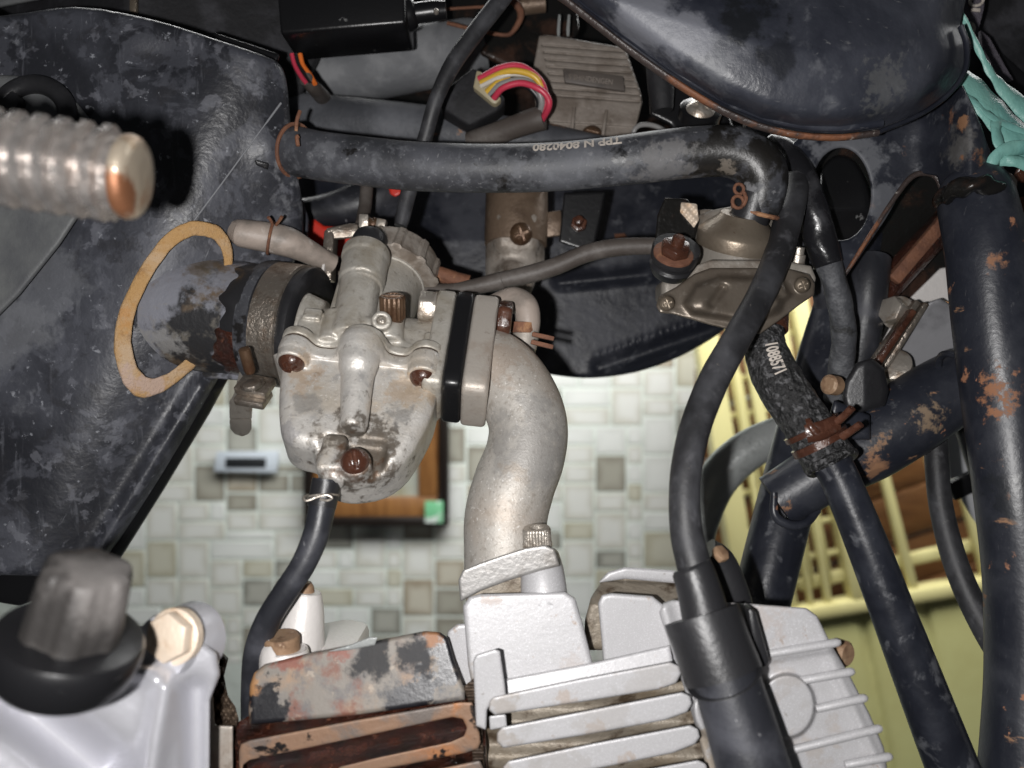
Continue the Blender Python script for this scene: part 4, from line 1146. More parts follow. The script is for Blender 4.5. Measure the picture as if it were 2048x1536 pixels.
arc_ = np.concatenate([[0], np.cumsum(np.linalg.norm(np.diff(hc, axis=0), axis=1))])
t_start = arc_[np.argmin(np.abs(hc[:, 0] / (K * hc[:, 1]) + 1024 - 1246))]
text_on("lettering", "TPP N 8040280", R(29, .24), hc, R(47.8, .24), bh_hose, PRINTW, .66, True, t_start, .93)
obj("spring_clip", merge(ring(V(591, 302, .258), nz(V(640, 312, .254) - V(560, 300, .261)), R(52, .258), R(4, .258), 48, 8),
    tube([(592, 262, .249, 3.6), (594, 240, .248, 4), (600, 222, .2485, 4)], 10), tube([(596, 292, .243, 4), (594, 275, .243, 4.6), (598, 272, .243, 4)], 10)), RUSTDRY, bh)
obj("spring_clip", merge(ring(V(1511, 424, .236), nz(V(1505, 444, .237) - V(1522, 392, .2345)), R(46, .236), R(4.5, .236), 48, 8),
    ring(V(1476, 404, .229), (.2, -1, 0), R(12, .23), R(3.6, .23), 20, 8), ring(V(1478, 378, .230), (.2, -1, 0), R(10, .23), R(3.4, .23), 20, 8),
    tube([(1486, 412, .2288, 4), (1492, 398, .2285, 4), (1488, 385, .229, 4)], 8)), RUSTDRY, bh)

# frame: spine tubes, gusset, down tube, cross tube
fr = thing("motorcycle_frame", "black painted tubular motorcycle frame with rust chips on the right", "frame", V(2000, 1500, .24))
obj("spine_tube", tube([(560, 238, .315, 52), (700, 248, .31, 52), (900, 268, .305, 50), (1060, 288, .30, 46), (1180, 308, .298, 40), (1300, 330, .296, 38)], 28), SPINE, fr)
obj("upper_tube", tube([(540, 168, .335, 56), (700, 142, .335, 62), (860, 112, .335, 62), (940, 94, .335, 60), (968, 88, .335, 52)], 28), GREYTUBE, fr)
gf = lambda x, y: .247 - .021 * np.exp(-(((x - 1950) / 75.) ** 2))
def holes(F, X, Y, W):
    h = np.hypot((X - 1682) / 60, (Y - 388) / 92) - 1
    return smax(F, -(h * 60), 8)
gst = obj("gusset", relief([(1575, 300), (1600, 270), (1760, 266), (1880, 200), (1925, 170), (1962, 250), (1990, 330), (2002, 430), (1960, 440), (1890, 408), (1874, 352), (1838, 346), (1806, 378), (1770, 440), (1715, 520), (1690, 556), (1655, 540), (1620, 460), (1590, 380)], gf, .006, 3, 3.5, holes), FRAMEP, fr, ang=0)
spots(gst, [(V(1690, 300, .245), .02, (.13, .135, .15, 1), .65, 120, .8), (V(1770, 400, .245), .014, (.12, .125, .14, 1), .6, 150, .7), (V(1900, 300, .23), .010, (.10, .095, .09, 1), .6, 160, .7), (V(1925, 250, .228), .0035, (.24, .12, .06, 1), .75, 240, .9), (V(1950, 320, .228), .004, (.22, .10, .05, 1), .75, 240, .9)])
obj("gusset_rim", tube([(1650, 590, .249, 4), (1690, 548, .247, 4), (1740, 470, .2455, 4.5), (1790, 395, .245, 5), (1822, 355, .245, 6), (1850, 346, .245, 6), (1874, 356, .245, 6), (1886, 390, .245, 5), (1892, 430, .245, 5)], 10), SEAMRUST, fr)
obj("oily_joint", tube([(1872, 404, .236, 10), (1892, 392, .230, 16), (1916, 378, .224, 18), (1950, 368, .221, 16), (1984, 374, .223, 18), (2008, 396, .228, 14)], 16, 8, mod=lambda s, th: 1 + .22 * np.sin(900 * s + 2 * th)), OILY, fr, ang=0)
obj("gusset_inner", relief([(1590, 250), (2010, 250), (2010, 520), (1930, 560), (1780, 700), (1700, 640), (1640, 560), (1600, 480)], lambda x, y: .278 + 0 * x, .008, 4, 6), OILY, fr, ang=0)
obj("brace_tube", tube([(1905, 432, .272, 30), (1840, 500, .272, 30), (1770, 580, .273, 28), (1730, 640, .275, 26)], 18), RUSTTAR, fr)
obj("brace_strip", bar((1930, 395), (1790, 560), 26, .266, .004, .0006), RUSTDRY, fr)
dtb = obj("down_tube", tube([(1944, 372, .236, 60), (1952, 400, .233, 70), (1972, 500, .228, 74), (1988, 640, .226, 76), (2010, 800, .224, 78), (2034, 980, .221, 78), (2056, 1160, .219, 80), (2062, 1340, .217, 82), (2058, 1480, .215, 85), (2048, 1640, .213, 88)], 40), FRAMER, fr)
spots(dtb, [(V(1992, 790, .212), .010, (.30, .13, .06, 1), .75, 330, .9), (V(2000, 520, .214), .0055, (.26, .12, .06, 1), .75, 300, .9), (V(2000, 1470, .2), .010, (.32, .17, .09, 1), .75, 260, .8), (V(2010, 1000, .21), .012, (.014, .016, .02, 1), .35, 150, .8)])
ctb = obj("cross_tube", tube([(1990, 735, .252, 64), (1900, 780, .252, 72), (1820, 832, .252, 76), (1740, 888, .253, 72), (1660, 936, .254, 62), (1590, 980, .256, 58), (1552, 1004, .257, 57)], 36), FRAMER, fr)
spots(ctb, [(V(1760, 880, .238), .007, (.26, .15, .085, 1), .75, 330, .9), (V(1880, 840, .236), .009, (.24, .17, .11, 1), .7, 330, .85), (V(1750, 935, .243), .006, (.25, .13, .07, 1), .75, 330, .8), (V(1800, 800, .236), .009, (.10, .105, .115, 1), .6, 300, .7), (V(1575, 1010, .25), .004, (.27, .13, .06, 1), .7, 330, .9)])
obj("lower_tube", tube([(1720, 470, .285, 48), (1690, 580, .283, 50), (1652, 700, .28, 50), (1610, 850, .275, 52), (1575, 990, .268, 55), (1543, 1120, .262, 56), (1518, 1220, .258, 56), (1496, 1320, .255, 56)], 30), FRAMEP, fr)
obj("weld_bead", ring(V(1932, 770, .2375), nz(V(1830, 826, .252) - V(1930, 765, .252)), R(70, .25), R(7, .25), 40, 8), FRAMER, fr)
obj("weld_bead", tube([(1548, 985, .2485, 7), (1550, 1030, .2475, 9), (1580, 1050, .2475, 10), (1612, 1045, .249, 9), (1636, 1020, .252, 7)], 10), FRAMER, fr)
obj("rubber_guide", relief([(1684, 792), (1690, 762), (1712, 726), (1744, 716), (1768, 736), (1778, 782), (1770, 812), (1720, 826), (1690, 818)], lambda x, y: .2385 + .00004 * np.abs(x - 1730), .016, 12, 3), BLACKRUB, fr, ang=0)
obj("guide_lug", relief([(1668, 800), (1700, 812), (1740, 830), (1742, 880), (1700, 880), (1676, 850), (1660, 826)], lambda x, y: .2395 + 0 * x, .014, 10, 3), FRAMER, fr, ang=0)
obj("guide_bolt", lathe(V(1664, 770, .2405), (-.8, -.5, .1), [(-.002, R(20, .24)), (.0015, R(20, .24)), (.0022, R(15, .24))], 24), TANBOLT, fr)
obj("mount_plate", relief([(1736, 790), (1790, 690), (1858, 604), (1880, 596), (1912, 616), (1930, 700), (1860, 760), (1780, 800)], lambda x, y: .268 + .0001 * (y - 700), .008, 7, 3.5), GREYBR, fr, ang=0)
obj("white_bracket", relief([(1800, 615), (1880, 536), (1925, 530), (1930, 612), (1880, 600), (1850, 606), (1790, 690), (1760, 690)], lambda x, y: .276 + 0 * x, .01, 5, 3.5), WHITEAL, fr, ang=0)
obj("mount_bolt", merge(hexhead(V(1795, 625, .264), (-.85, -.5, .2), R(29, .26), R(30, .26), .2), lathe(V(1797, 626, .264), (-.85, -.5, .2), [(-.001, R(34, .26)), (.0008, R(34, .26))], 24)), ZINC, fr)
for (p, q, w_, dd, m_) in (((1752, 725), (1838, 602), 13, .258, STEEL), ((1745, 745), (1830, 620), 13, .256, RUSTOIL), ((1768, 742), (1855, 606), 12, .2575, STEEL)):
    obj("spring_strip", bar(p, q, w_, dd, .004, .0005), m_, fr)
obj("spacer_sleeve", lathe(V(1790, 740, .262), nz((-.4, -.6, .4)), [(0, R(34, .26)), (.004, R(34, .26)), (.0045, R(28, .26))], 24), ZINC, fr)
obj("thin_flange", relief([(1618, 690), (1626, 640), (1665, 580), (1690, 560), (1700, 640), (1670, 700), (1650, 780), (1640, 730)], lambda x, y: .288 + 0 * x, .003, 2, 4), OILY, fr, ang=0)
rub = obj("rubber_plug", relief([(1640, 350), (1668, 312), (1705, 318), (1735, 370), (1745, 440), (1720, 500), (1680, 500), (1645, 440)], lambda x, y: .262 + .00012 * np.abs(y - 420), .015, 14, 4, smooth=3), BLACKPL, ang=0, label="round black rubber plug seen through the hole in the frame gusset", cat="rubber plug")
# right cable and white panel
obj("right_cable", tube([(1868, 800, .262, 22), (1872, 900, .258, 22), (1880, 1000, .254, 22), (1900, 1090, .25, 23), (1928, 1170, .246, 24), (1965, 1245, .242, 26), (2005, 1310, .239, 28), (2050, 1370, .236, 28), (2110, 1430, .234, 28)], 24), CABLE, label="black control cable hanging just left of the big frame tube", cat="cable")
wpn = thing("front_cowling", "white painted cowling piece peeping behind the frame tube on the right", "cowling", V(1960, 1080, .34))
obj("panel", relief([(1880, 850), (1925, 852), (1985, 1000), (2040, 1140), (1995, 1105), (1940, 1030), (1900, 960)], lambda x, y: .34 + .00008 * (y - 900), .01, 5, 3.5), WHITEP, wpn, ang=0)
obj("panel_strap", bar((1905, 985), (1985, 945), 40, .33, .004, .001), BLACKPL, wpn)
obj("rear_board", tube([(1920, 820, .325, 20), (1960, 930, .325, 24), (2000, 1040, .325, 24)], 16), BLACKPL, wpn)
obj("chrome_bar", tube([(1640, 850, .33, 36), (1560, 870, .33, 38), (1490, 905, .33, 40), (1435, 960, .33, 40), (1408, 1030, .33, 34), (1396, 1100, .33, 28), (1388, 1180, .33, 24)], 22), CHROME, label="curved grey steel bar behind the spark plug lead", cat="steel bar")

# tank
def tank_f(x, y):
    yb = 268 - 150 * np.clip((1700 - x) / 600, 0, 1) ** 1.25 * 1.72
    d = .215 + .000055 * np.maximum(0, 130 - y) + .0000002 * (x - 1500) ** 2 * .6
    d = d + .006 * np.exp(-np.maximum(0, (yb - 16) - y) / 34.) - .006
    return d
tank = thing("fuel_tank", "dusty dark navy fuel tank underside in the upper right", "fuel tank", V(1600, 270, .215))
tank_poly = [(1070, -60), (1140, 0), (1240, 78), (1340, 150), (1440, 212), (1520, 246), (1600, 264), (1680, 268), (1760, 258), (1840, 226), (1895, 188), (1928, 140), (1932, 90), (1920, 50), (1945, -60)]
def tank_f2(x, y):
    p = s_poly(x, y, tank_poly)
    e = np.clip(-p, 0, 400)
    return .212 + .0075 * np.exp(-(e / 26.) ** 2) - .010 * (1 - np.exp(-e / 150.)) + .004 * np.clip((x - 1500) / 400, 0, 1) ** 2
tsh = obj("shell", relief(tank_poly, tank_f2, .03, 8, 4.5), TANKP, tank, ang=0)
spots(tsh, [(V(1280, 60, .206), .022, (.17, .175, .20, 1), .5, 60, .85), (V(1400, 130, .206), .016, (.11, .115, .13, 1), .5, 90, .7), (V(1430, 180, .206), .005, (.2, .2, .22, 1), .7, 250, .6),  # first patch paints the broad bluish flash highlight into the tank colour
    (V(1500, 30, .206), .012, (.010, .011, .013, 1), .25, 90, .9), (V(1560, 110, .206), .008, (.012, .013, .016, 1), .25, 90, .7), (V(1790, 170, .207), .012, (.15, .15, .14, 1), .7, 420, .3)])
seam = [(1085, -30), (1140, 8), (1240, 86), (1340, 158), (1440, 219), (1520, 253), (1600, 271), (1680, 275), (1755, 266)]
obj("seam_flange", tube([(a, b, .2195, 6.5) for a, b in seam], 12, flat=(1, 1.6)), SEAMRUST, tank)
obj("seam_flange", tube([(a, b, .2195, 5) for a, b in ((1755, 265), (1838, 230), (1895, 190), (1929, 142), (1933, 91), (1921, 52))], 12, flat=(1, 1.6)), FRAMEP, tank)
obj("rim_shelf", tube([(a + 9, b - 20, .2185, 9) for a, b in seam[1:]], 12), TANKP, tank)
# turquoise ribbon
rb = thing("turquoise_ribbon", "turquoise plastic ribbon knotted round the frame in the top right corner", "ribbon", V(2020, 300, .24))
def ribbon(pts, wpx, d, name="strand"):
    """pts: (px,py,d,width px, twist)"""
    P = np.array([list(V(p[0], p[1], p[2])) + [R(p[3], p[2]), p[4]] for p in pts]); Q = catmull(P, 7)
    T = np.gradient(Q[:, :3], axis=0); T /= np.linalg.norm(T, axis=1)[:, None]
    vs, fs = [], []
    m = 5
    for i in range(len(Q)):
        s = nz(np.cross(T[i], (0, 1, 0))); n = np.cross(s, T[i])
        a = Q[i, 4]; e = math.cos(a) * s + math.sin(a) * n; nn = -math.sin(a) * s + math.cos(a) * n
        for k in range(m):
            x = (k / (m - 1) - .5) * 2
            vs.append(Q[i, :3] + e * x * Q[i, 3] + nn * (.0012 * (x * x) + .00018 * math.sin(i * .9 + 3 * x)))
        for k in range(m):
            x = (k / (m - 1) - .5) * 2
            vs.append(Q[i, :3] + e * x * Q[i, 3] + nn * (.0012 * (x * x) + .00018 * math.sin(i * .9 + 3 * x) + .0002))
    M2 = 2 * m
    for i in range(len(Q) - 1):
        for k in range(m - 1):
            fs.append([i * M2 + k, i * M2 + k + 1, (i + 1) * M2 + k + 1, (i + 1) * M2 + k])
            fs.append([i * M2 + m + k + 1, i * M2 + m + k, (i + 1) * M2 + m + k, (i + 1) * M2 + m + k + 1])
        fs.append([i * M2, (i + 1) * M2, (i + 1) * M2 + m, i * M2 + m])
        fs.append([i * M2 + m - 1, i * M2 + M2 - 1, (i + 1) * M2 + M2 - 1, (i + 1) * M2 + m - 1])
    return obj(name, (np.array(vs), fs), TEAL, rb, ang=0)
ribbon([(1926, 20, .232, 4, .2), (1945, 60, .233, 6, .2), (1970, 110, .234, 7, .4), (1990, 145, .235, 12, .5), (2020, 180, .236, 20, .3), (2080, 240, .236, 24, .1)], 10, 0)
ribbon([(1912, 148, .233, 24, .1), (1940, 168, .232, 34, .2), (1980, 205, .231, 36, .3), (2020, 250, .231, 34, .2), (2080, 310, .231, 30, .2)], 10, 0)
ribbon([(1930, 180, .2315, 12, .8), (1960, 205, .231, 14, 1.0), (1990, 230, .2305, 14, .9), (2040, 252, .2305, 12, .7), (2090, 270, .23, 12, .7)], 10, 0)
ribbon([(2010, 225, .232, 16, .2), (2000, 255, .229, 16, .4), (2010, 290, .228, 18, .6), (2040, 305, .229, 20, .4), (2080, 300, .23, 18, .2)], 10, 0)
ribbon([(2090, 300, .229, 16, .9), (2050, 300, .227, 18, .7), (2010, 308, .2265, 18, .5), (1990, 330, .227, 14, .2), (1986, 355, .228, 7, .1)], 10, 0)
ribbon([(2000, 318, .227, 12, .2), (2030, 316, .226, 14, .3), (2070, 330, .226, 14, .2), (2100, 345, .226, 12, .2)], 10, 0)
# webbing strap with letters and dark things in the corner
wb = thing("lettered_strap", "mauve webbing strap with white round letters hanging in the top right corner", "strap", V(1950, 60, .30))
obj("strap", prism([V(1928, -40, .27), V(1975, -40, .27), V(1968, 20, .27), V(1948, 95, .27), V(1932, 70, .27), V(1925, 0, .27)], (0, .002, 0), .0003), WEBB, wb)
for (x, y, r1, r2) in ((1953, 2, 13, 9), (1938, 58, 10, 12)):
    cpt = V(x, y, .2692); a = np.linspace(0, 2 * math.pi, 28, endpoint=False)
    obj("letter_o", sweep(cpt + R(1, .27) * (np.outer(np.cos(a), (r1, 0, 3)) + np.outer(np.sin(a), (-2, 0, r2))), np.full(28, R(3, .27)), 8, closed=True), PRINTW, wb)
obj("letter_i", boxr(V(1951, 20, .2692), (R(9, .27), .0003, R(3.4, .27)), ((1, 0, -.1), (0, 1, 0), (.1, 0, 1)), .0001), PRINTW, wb)
obj("letter_i", boxr(V(1939, 80, .2692), (R(3, .27), .0003, R(7, .27)), ((1, 0, -.1), (0, 1, 0), (.1, 0, 1)), .0001), PRINTW, wb)
obj("strap_end", prism([V(1962, 60, .275), V(1980, 75, .275), V(2010, 130, .275), V(2028, 160, .275), V(2005, 158, .275), V(1985, 130, .275), V(1965, 95, .275)], (0, .002, 0), .0003), WEBB, wb)
cl = thing("dark_fairing", "very dark plastic fairing behind the turquoise ribbon", "fairing", V(2040, 100, .33))
obj("panel", relief([(1900, -120), (2300, -120), (2300, 480), (2120, 520), (2010, 500), (1960, 300), (1920, 200)], lambda x, y: .30 + 0 * x, .02, 8, 8), SEATPL, cl, ang=0)
obj("rib_strip", bar((1985, 110), (2120, 230), 34, .294, .004, .001), BLACKPL, cl)
st = thing("rusty_bracket", "small rust streaked metal bracket under the turquoise ribbon", "bracket", V(2020, 420, .24))
obj("tab", plate([(2000, 350), (2022, 345), (2036, 358), (2034, 420), (2020, 470), (2004, 400)], .262, .002, .0005), ZINC, st)
obj("plate", relief([(2020, 400), (2100, 380), (2100, 560), (2040, 520)], lambda x, y: .268 + 0 * x, .004, 3, 3.5), RUSTDRY, st, ang=0)
obj("nut", hexhead(V(2044, 352, .258), (0, -1, .2), .003, .003), RUSTOIL, st)

# regulator
reg = thing("voltage_regulator", "dirty finned alloy voltage regulator box behind the breather hose", "regulator", V(1180, 270, .31))
def reg_f(x, y):
    return .300 + .00003 * (180 - y)
base_poly = [(1078, 72), (1098, 70), (1250, 96), (1282, 188), (1284, 206), (1268, 270), (1200, 285), (1085, 266), (1076, 250), (1064, 150)]
def reg_x(F, X, Y, W):
    g = F
    for k in range(8):
        yy = 84 + 14.0 * k + (X - 1090) * .075
        sx = 1084 + 3.0 * k
        cut = np.maximum(np.abs(Y - yy - 7) - 2.4, np.maximum(W - 14, sx - X))
        if k in (6, 7):
            pass
        g = np.maximum(g, -cut)
    # step down under the fins
    low = np.maximum(188 + (X - 1090) * .075 - Y, W - 5)
    g = smax(g, -low, 3)
    lo2 = np.maximum(243 + (X - 1090) * .06 - Y, W - 14)
    return smax(g, -lo2, 3)
obj("body", relief(base_poly, reg_f, .022, 4, 2.0, reg_x), REGUL, reg, ang=0)
npl = obj("name_plate", plate([(1126, 136), (1246, 152), (1250, 182), (1130, 164)], .2965, .002, .0003), PLATE, reg)
cu = bpy.data.curves.new("lettering", 'FONT'); cu.body = "S SHINDENGEN"; cu.size = R(15, .296)
ob = bpy.data.objects.new("lettering", cu); link(ob)
dg = bpy.context.evaluated_depsgraph_get(); me0 = bpy.data.meshes.new_from_object(ob.evaluated_get(dg)); bpy.data.objects.remove(ob)
tv = np.array([list(v.co) for v in me0.vertices]); tf = [list(p.vertices) for p in me0.polygons]
tx = nz(np.array([1, 0, -.13])); ty = nz(np.array([.13, 0, 1]))
obj("lettering", (V(1136, 158, .2963) + np.outer(tv[:, 0] * .86, tx) + np.outer(tv[:, 1], ty) - np.array([0, .0001, 0]), tf), REGUL, npl, ang=0)
obj("rib", tube([(1149, 214, .2995, 3.4), (1146, 240, .2985, 4), (1144, 270, .298, 4)], 10), REGUL, reg)
obj("rib", tube([(1213, 220, .2995, 3.4), (1209, 248, .2985, 4), (1205, 276, .298, 4)], 10), REGUL, reg)
screw(V(1184, 268, .298), (0, -1, .25), R(20, .298), .6, BROWNSCREW, reg, "screw", cross=False, rot=1.3)
obj("grey_wire", tube([(1268, 282, .288, 5), (1268, 262, .286, 5), (1282, 250, .286, 5), (1310, 252, .287, 5), (1340, 268, .288, 5), (1360, 276, .289, 5)], 12), WGREY, reg, label="thin grey wire loop beside the box")

# connector with bent wires
con = thing("wire_connector", "black wire connector with a bunch of crimson, yellow and grey wires", "connector", V(940, 220, .29))
cA, cB = np.array([950., 165.]), np.array([990., 215.])
obj("housing", prism([V(948, 132, .284), V(1012, 196, .284), V(996, 222, .284), V(938, 252, .284), V(880, 215, .284), V(885, 180, .284)], (0, .014, 0), .0014, 3), SEATPL, con)
obj("socket", prism([V(953, 140, .2805), V(962, 142, .2805), V(1003, 198, .2805), V(992, 208, .2805), V(984, 206, .2805), V(946, 174, .2805)], (0, .010, 0), .0006), NATNYL, con)
def wire(pts, m, r=6.5): obj("wire", tube([(a, b, c, r) for a, b, c in pts], 12, 7), m, con)
wire([(958, 158, .281), (1000, 136, .277), (1040, 132, .275), (1072, 152, .274), (1088, 176, .275), (1092, 210, .277), (1080, 236, .281)], WPINK)
wire([(962, 166, .280), (1010, 144, .275), (1046, 144, .2735), (1074, 158, .2735), (1090, 190, .276)], WYEL)
wire([(962, 172, .280), (1000, 154, .276), (1030, 148, .275), (1062, 156, .275), (1082, 186, .277)], WWHITE, 5)
wire([(974, 184, .279), (990, 170, .277), (1000, 164, .277), (1020, 160, .278)], WYEL)
wire([(980, 190, .279), (1000, 170, .276), (1040, 160, .274), (1070, 172, .274), (1084, 205, .276), (1074, 238, .281)], WGREY)
wire([(984, 194, .279), (1000, 180, .277), (1020, 172, .277), (1050, 170, .277), (1074, 192, .278), (1078, 216, .279), (1068, 240, .282)], WBLACK)
wire([(988, 196, .278), (1006, 176, .274), (1042, 166, .272), (1078, 178, .271), (1096, 196, .272), (1097, 216, .274), (1084, 240, .280)], WPINK)
wire([(1078, 176, .279), (1084, 205, .28), (1070, 228, .282), (1064, 245, .284)], WPINK, 6)
obj("sheath", tube([(1088, 236, .2805, 24), (1070, 240, .2815, 24), (1040, 250, .284, 23), (990, 268, .288, 22), (940, 285, .292, 21)], 22), TANHOSE, con)
# control box
cdi = thing("ignition_box", "black rectangular ignition box under the seat with orange and crimson wires", "ignition box", V(680, 110, .30))
obj("box", prism([V(548, -80, .276), V(806, -90, .276), V(812, 47, .276), V(560, 68, .276)], (0, .0235, 0), .0013, 3), BLACKPL, cdi)
epl = obj("end_plug", merge(tube([(812, 30, .286, 34), (826, 28, .286, 30), (832, 27, .286, 25)], 20), tube([(830, 27, .286, 20), (868, 22, .286, 20), (892, 20, .286, 17)], 20)), BLACKPL, cdi)
obj("plug_rivet", lathe(V(872, 22, .279), (0, -1, .1), [(-.001, .0009), (.0002, .0009), (.0006, .0006)], 14), ZINC, epl)
for (x0, m_, dx) in ((588, WPINK, 0), (596, WBLACK, 6), (604, WORANGE, 12)):
    obj("wire", tube([(x0 - 4, 108, .285, 5), (x0 + 2, 130, .285, 5), (x0 + 14 + dx * .3, 152, .284, 5), (x0 + 26, 168, .283, 5)], 10), m_, cdi)
obj("sleeve", tube([(612, 158, .283, 14), (630, 178, .290, 15), (648, 198, .306, 16), (668, 222, .325, 17), (690, 245, .336, 17)], 18), TANHOSE, cdi)
# throttle cable
obj("throttle_cable", tube([(1030, -40, .262, 18), (1000, 2, .262, 18), (950, 66, .26, 18), (905, 130, .259, 17), (872, 200, .259, 15), (852, 270, .262, 15), (830, 340, .266, 16), (816, 390, .267, 16), (806, 432, .2665, 15), (801, 452, .266, 13)], 20), CABLE, label="black throttle cable curving down from the top into the carburettor cap", cat="cable")
# top dark hardware
th = thing("rusty_latch", "rust stained wire latch on a dark plate at the top edge", "latch", V(1000, 40, .33))
obj("back_plate", relief([(830, -80), (1140, -80), (1160, 60), (1100, 160), (1040, 150), (960, 110), (880, 60)], lambda x, y: .325 + 0 * x, .01, 6, 6), OILY, th, ang=0)
obj("latch_wire", merge(tube([(892, 18, .31, 3), (960, 14, .31, 3), (1010, 12, .308, 3.5)], 8), tube([(895, 46, .312, 4), (960, 62, .31, 4), (1010, 70, .309, 4), (1028, 60, .308, 5), (1042, 30, .307, 7), (1030, 5, .307, 8), (1016, 0, .307, 8)], 10)), RUSTDRY, th)
obj("latch_pin", tube([(1032, 12, .312, 20), (1050, 10, .312, 19), (1090, 6, .312, 18)], 16), PETBR, th)
for x in (1117, 1136):
    obj("hanging_pin", tube([(x + 2, 30, .306, 2.5), (x, 58, .306, 3.4), (x, 72, .306, 2.5)], 8), CHROME, th)
# back wall of the frame cavity
fd = thing("inner_mudguard", "dusty navy black inner mudguard filling the space behind the carburettor", "mudguard", V(1250, 740, .36))
fpoly = [(430, 262), (600, 272), (900, 292), (1150, 300), (1560, 250), (1610, 420), (1590, 520), (1500, 610), (1455, 655), (1400, 692), (1340, 722), (1270, 745), (1190, 756), (1120, 752), (1040, 735), (960, 700), (800, 640), (560, 560), (430, 500)]
def fend_f(x, y):
    d = .352 + .00008 * np.maximum(0, 480 - y)
    d = d - .0035 * lineg(x, y, (1120, 566), (1300, 548), 14) - .004 * lineg(x, y, (1200, 736), (1430, 660), 16)
    d = d + .0014 * lineg(x, y, (1200, 712), (1430, 632), 9) * (1 + .6 * np.sin(x * .45))
    return d
obj("guard", relief(fpoly, fend_f, .02, 10, 4.5, None, 3), FENDER, fd, ang=0)
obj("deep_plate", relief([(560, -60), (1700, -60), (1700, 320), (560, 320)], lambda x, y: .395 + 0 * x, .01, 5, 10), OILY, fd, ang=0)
obj("rust_patch", relief([(1228, 468), (1250, 466), (1256, 478), (1232, 482)], lambda x, y: fend_f(x, y) - .0008, .003, 2, 2), RUSTDRY, fd, ang=0)
# stuff behind the choke tower
obj("rear_tube", tube([(590, 430, .318, 30), (640, 424, .318, 32), (690, 415, .318, 38), (740, 400, .32, 46), (800, 380, .325, 50)], 22), HOSE2, label="black rubber tube crossing behind the plunger tower", cat="tube")
obj("pump_cable", tube([(734, 360, .29, 13), (732, 395, .288, 13), (728, 425, .284, 13), (722, 450, .28, 12)], 16), TANHOSE, label="thin grey cable dropping behind the plunger tower", cat="cable")
rd = obj("red_bracket", merge(relief([(622, 436), (632, 440), (648, 452), (720, 456), (720, 500), (700, 520), (640, 500), (614, 486)], lambda x, y: .312 + 0 * x, .012, 4, 3)), REDPL, ang=0, label="bright red plastic bracket behind the white capped hose", cat="bracket")
obj("plastic_tip", relief([(776, 372), (802, 374), (802, 388), (790, 394), (780, 388)], lambda x, y: .30 + 0 * x, .01, 3, 2.5), REDPL, ang=0, label="small red plastic tip beside the throttle cable", cat="plastic tip")
# fuel tap
pet = thing("fuel_tap", "brown filmed metal fuel tap with screwed pale body behind the hose", "fuel tap", V(1030, 590, .30))
pu = nz((.02, .1, 1))
obj("barrel", lathe(V(1032, 470, .305), pu, [(-.004, R(62, .305)), (.0, R(63, .305)), (.022, R(62, .305)), (.023, R(58, .305))], 36), PETBR, pet)
def tapf(P):
    d = s_cyl(P, (0, 0, -16), (0, 0, 2), 11.5, 2.5)
    d = smin(d, s_box(P, (-8, -13.5, -7), (9, 2, 10), 4), 3)
    d = smin(d, s_cyl(P, (1, -8, -14), (-1, -12, -20), 7.5, 2), 3)
    d = smax(d, -s_cyl(P, (-.6, -12, -17), (-1, -17, -22), 4.6, .5), 1)
    d = smin(d, s_cyl(P, (0, -3, -16), (0, -3, -28), 4, 1), 2)
    return d
tv_, tq_ = sdf(tapf, (-13, -18, -30), (13, 13, 11), .6)
tpb = obj("tap_body", (V(1030, 480, .308) + tv_ * 1e-3, tq_), PETAL, pet, ang=0)
screw(V(1042, 468, .2935), (.1, -1, -.15), R(23, .294), .7, BROWNSCREW, tpb, "screw")
obj("strap", plate([(1085, 425), (1122, 420), (1124, 470), (1085, 475)], .305, .003, .0006), PETBR, pet)
bk = thing("black_bracket", "black painted steel bracket with one rusty bolt beside the fuel tap", "bracket", V(1160, 495, .29))
obj("plate", relief([(1128, 385), (1212, 382), (1205, 420), (1190, 490), (1176, 504), (1118, 484)], lambda x, y: .292 + 0 * x, .004, 3, 2.5), BLACKPL, bk, ang=0)
obj("bolt", merge(hexhead(V(1157, 450, .291), (0, -1, .1), R(17, .29), R(14, .29), .3), lathe(V(1157, 446, .2885), (0, -1, .25), [(-.001, R(9, .29)), (.003, R(9, .29)), (.0034, R(6, .29))], 16)), RUSTOIL, bk)
# screw bracket near the tank
sb = thing("cross_screw_bracket", "dark bracket held by a big cross head screw under the tank edge", "bracket", V(1400, 270, .28))
obj("plate", relief([(1295, 140), (1370, 170), (1460, 235), (1480, 290), (1360, 300), (1340, 250), (1300, 230)], lambda x, y: .285 + 0 * x, .02, 8, 4), BLACKPL, sb, ang=0)
obj("pillar", tube([(1318, 130, .278, 26), (1322, 180, .278, 26), (1326, 222, .278, 20)], 18), SEATPL, sb)
obj("collar", lathe(V(1400, 226, .274), (.05, -.75, .6), [(-.002, R(42, .275)), (.0015, R(42, .275)), (.002, R(38, .275))], 28), BLACKPL, sb)
screw(V(1400, 222, .272), (.05, -.75, .6), R(30, .272), .7, ZINC, sb, "screw")
obj("white_tag", tube([(1490, 245, .262, 3), (1488, 262, .262, 3)], 8), WWHITE, label="tiny white wire stub between the tank seam and breather hose", cat="wire")

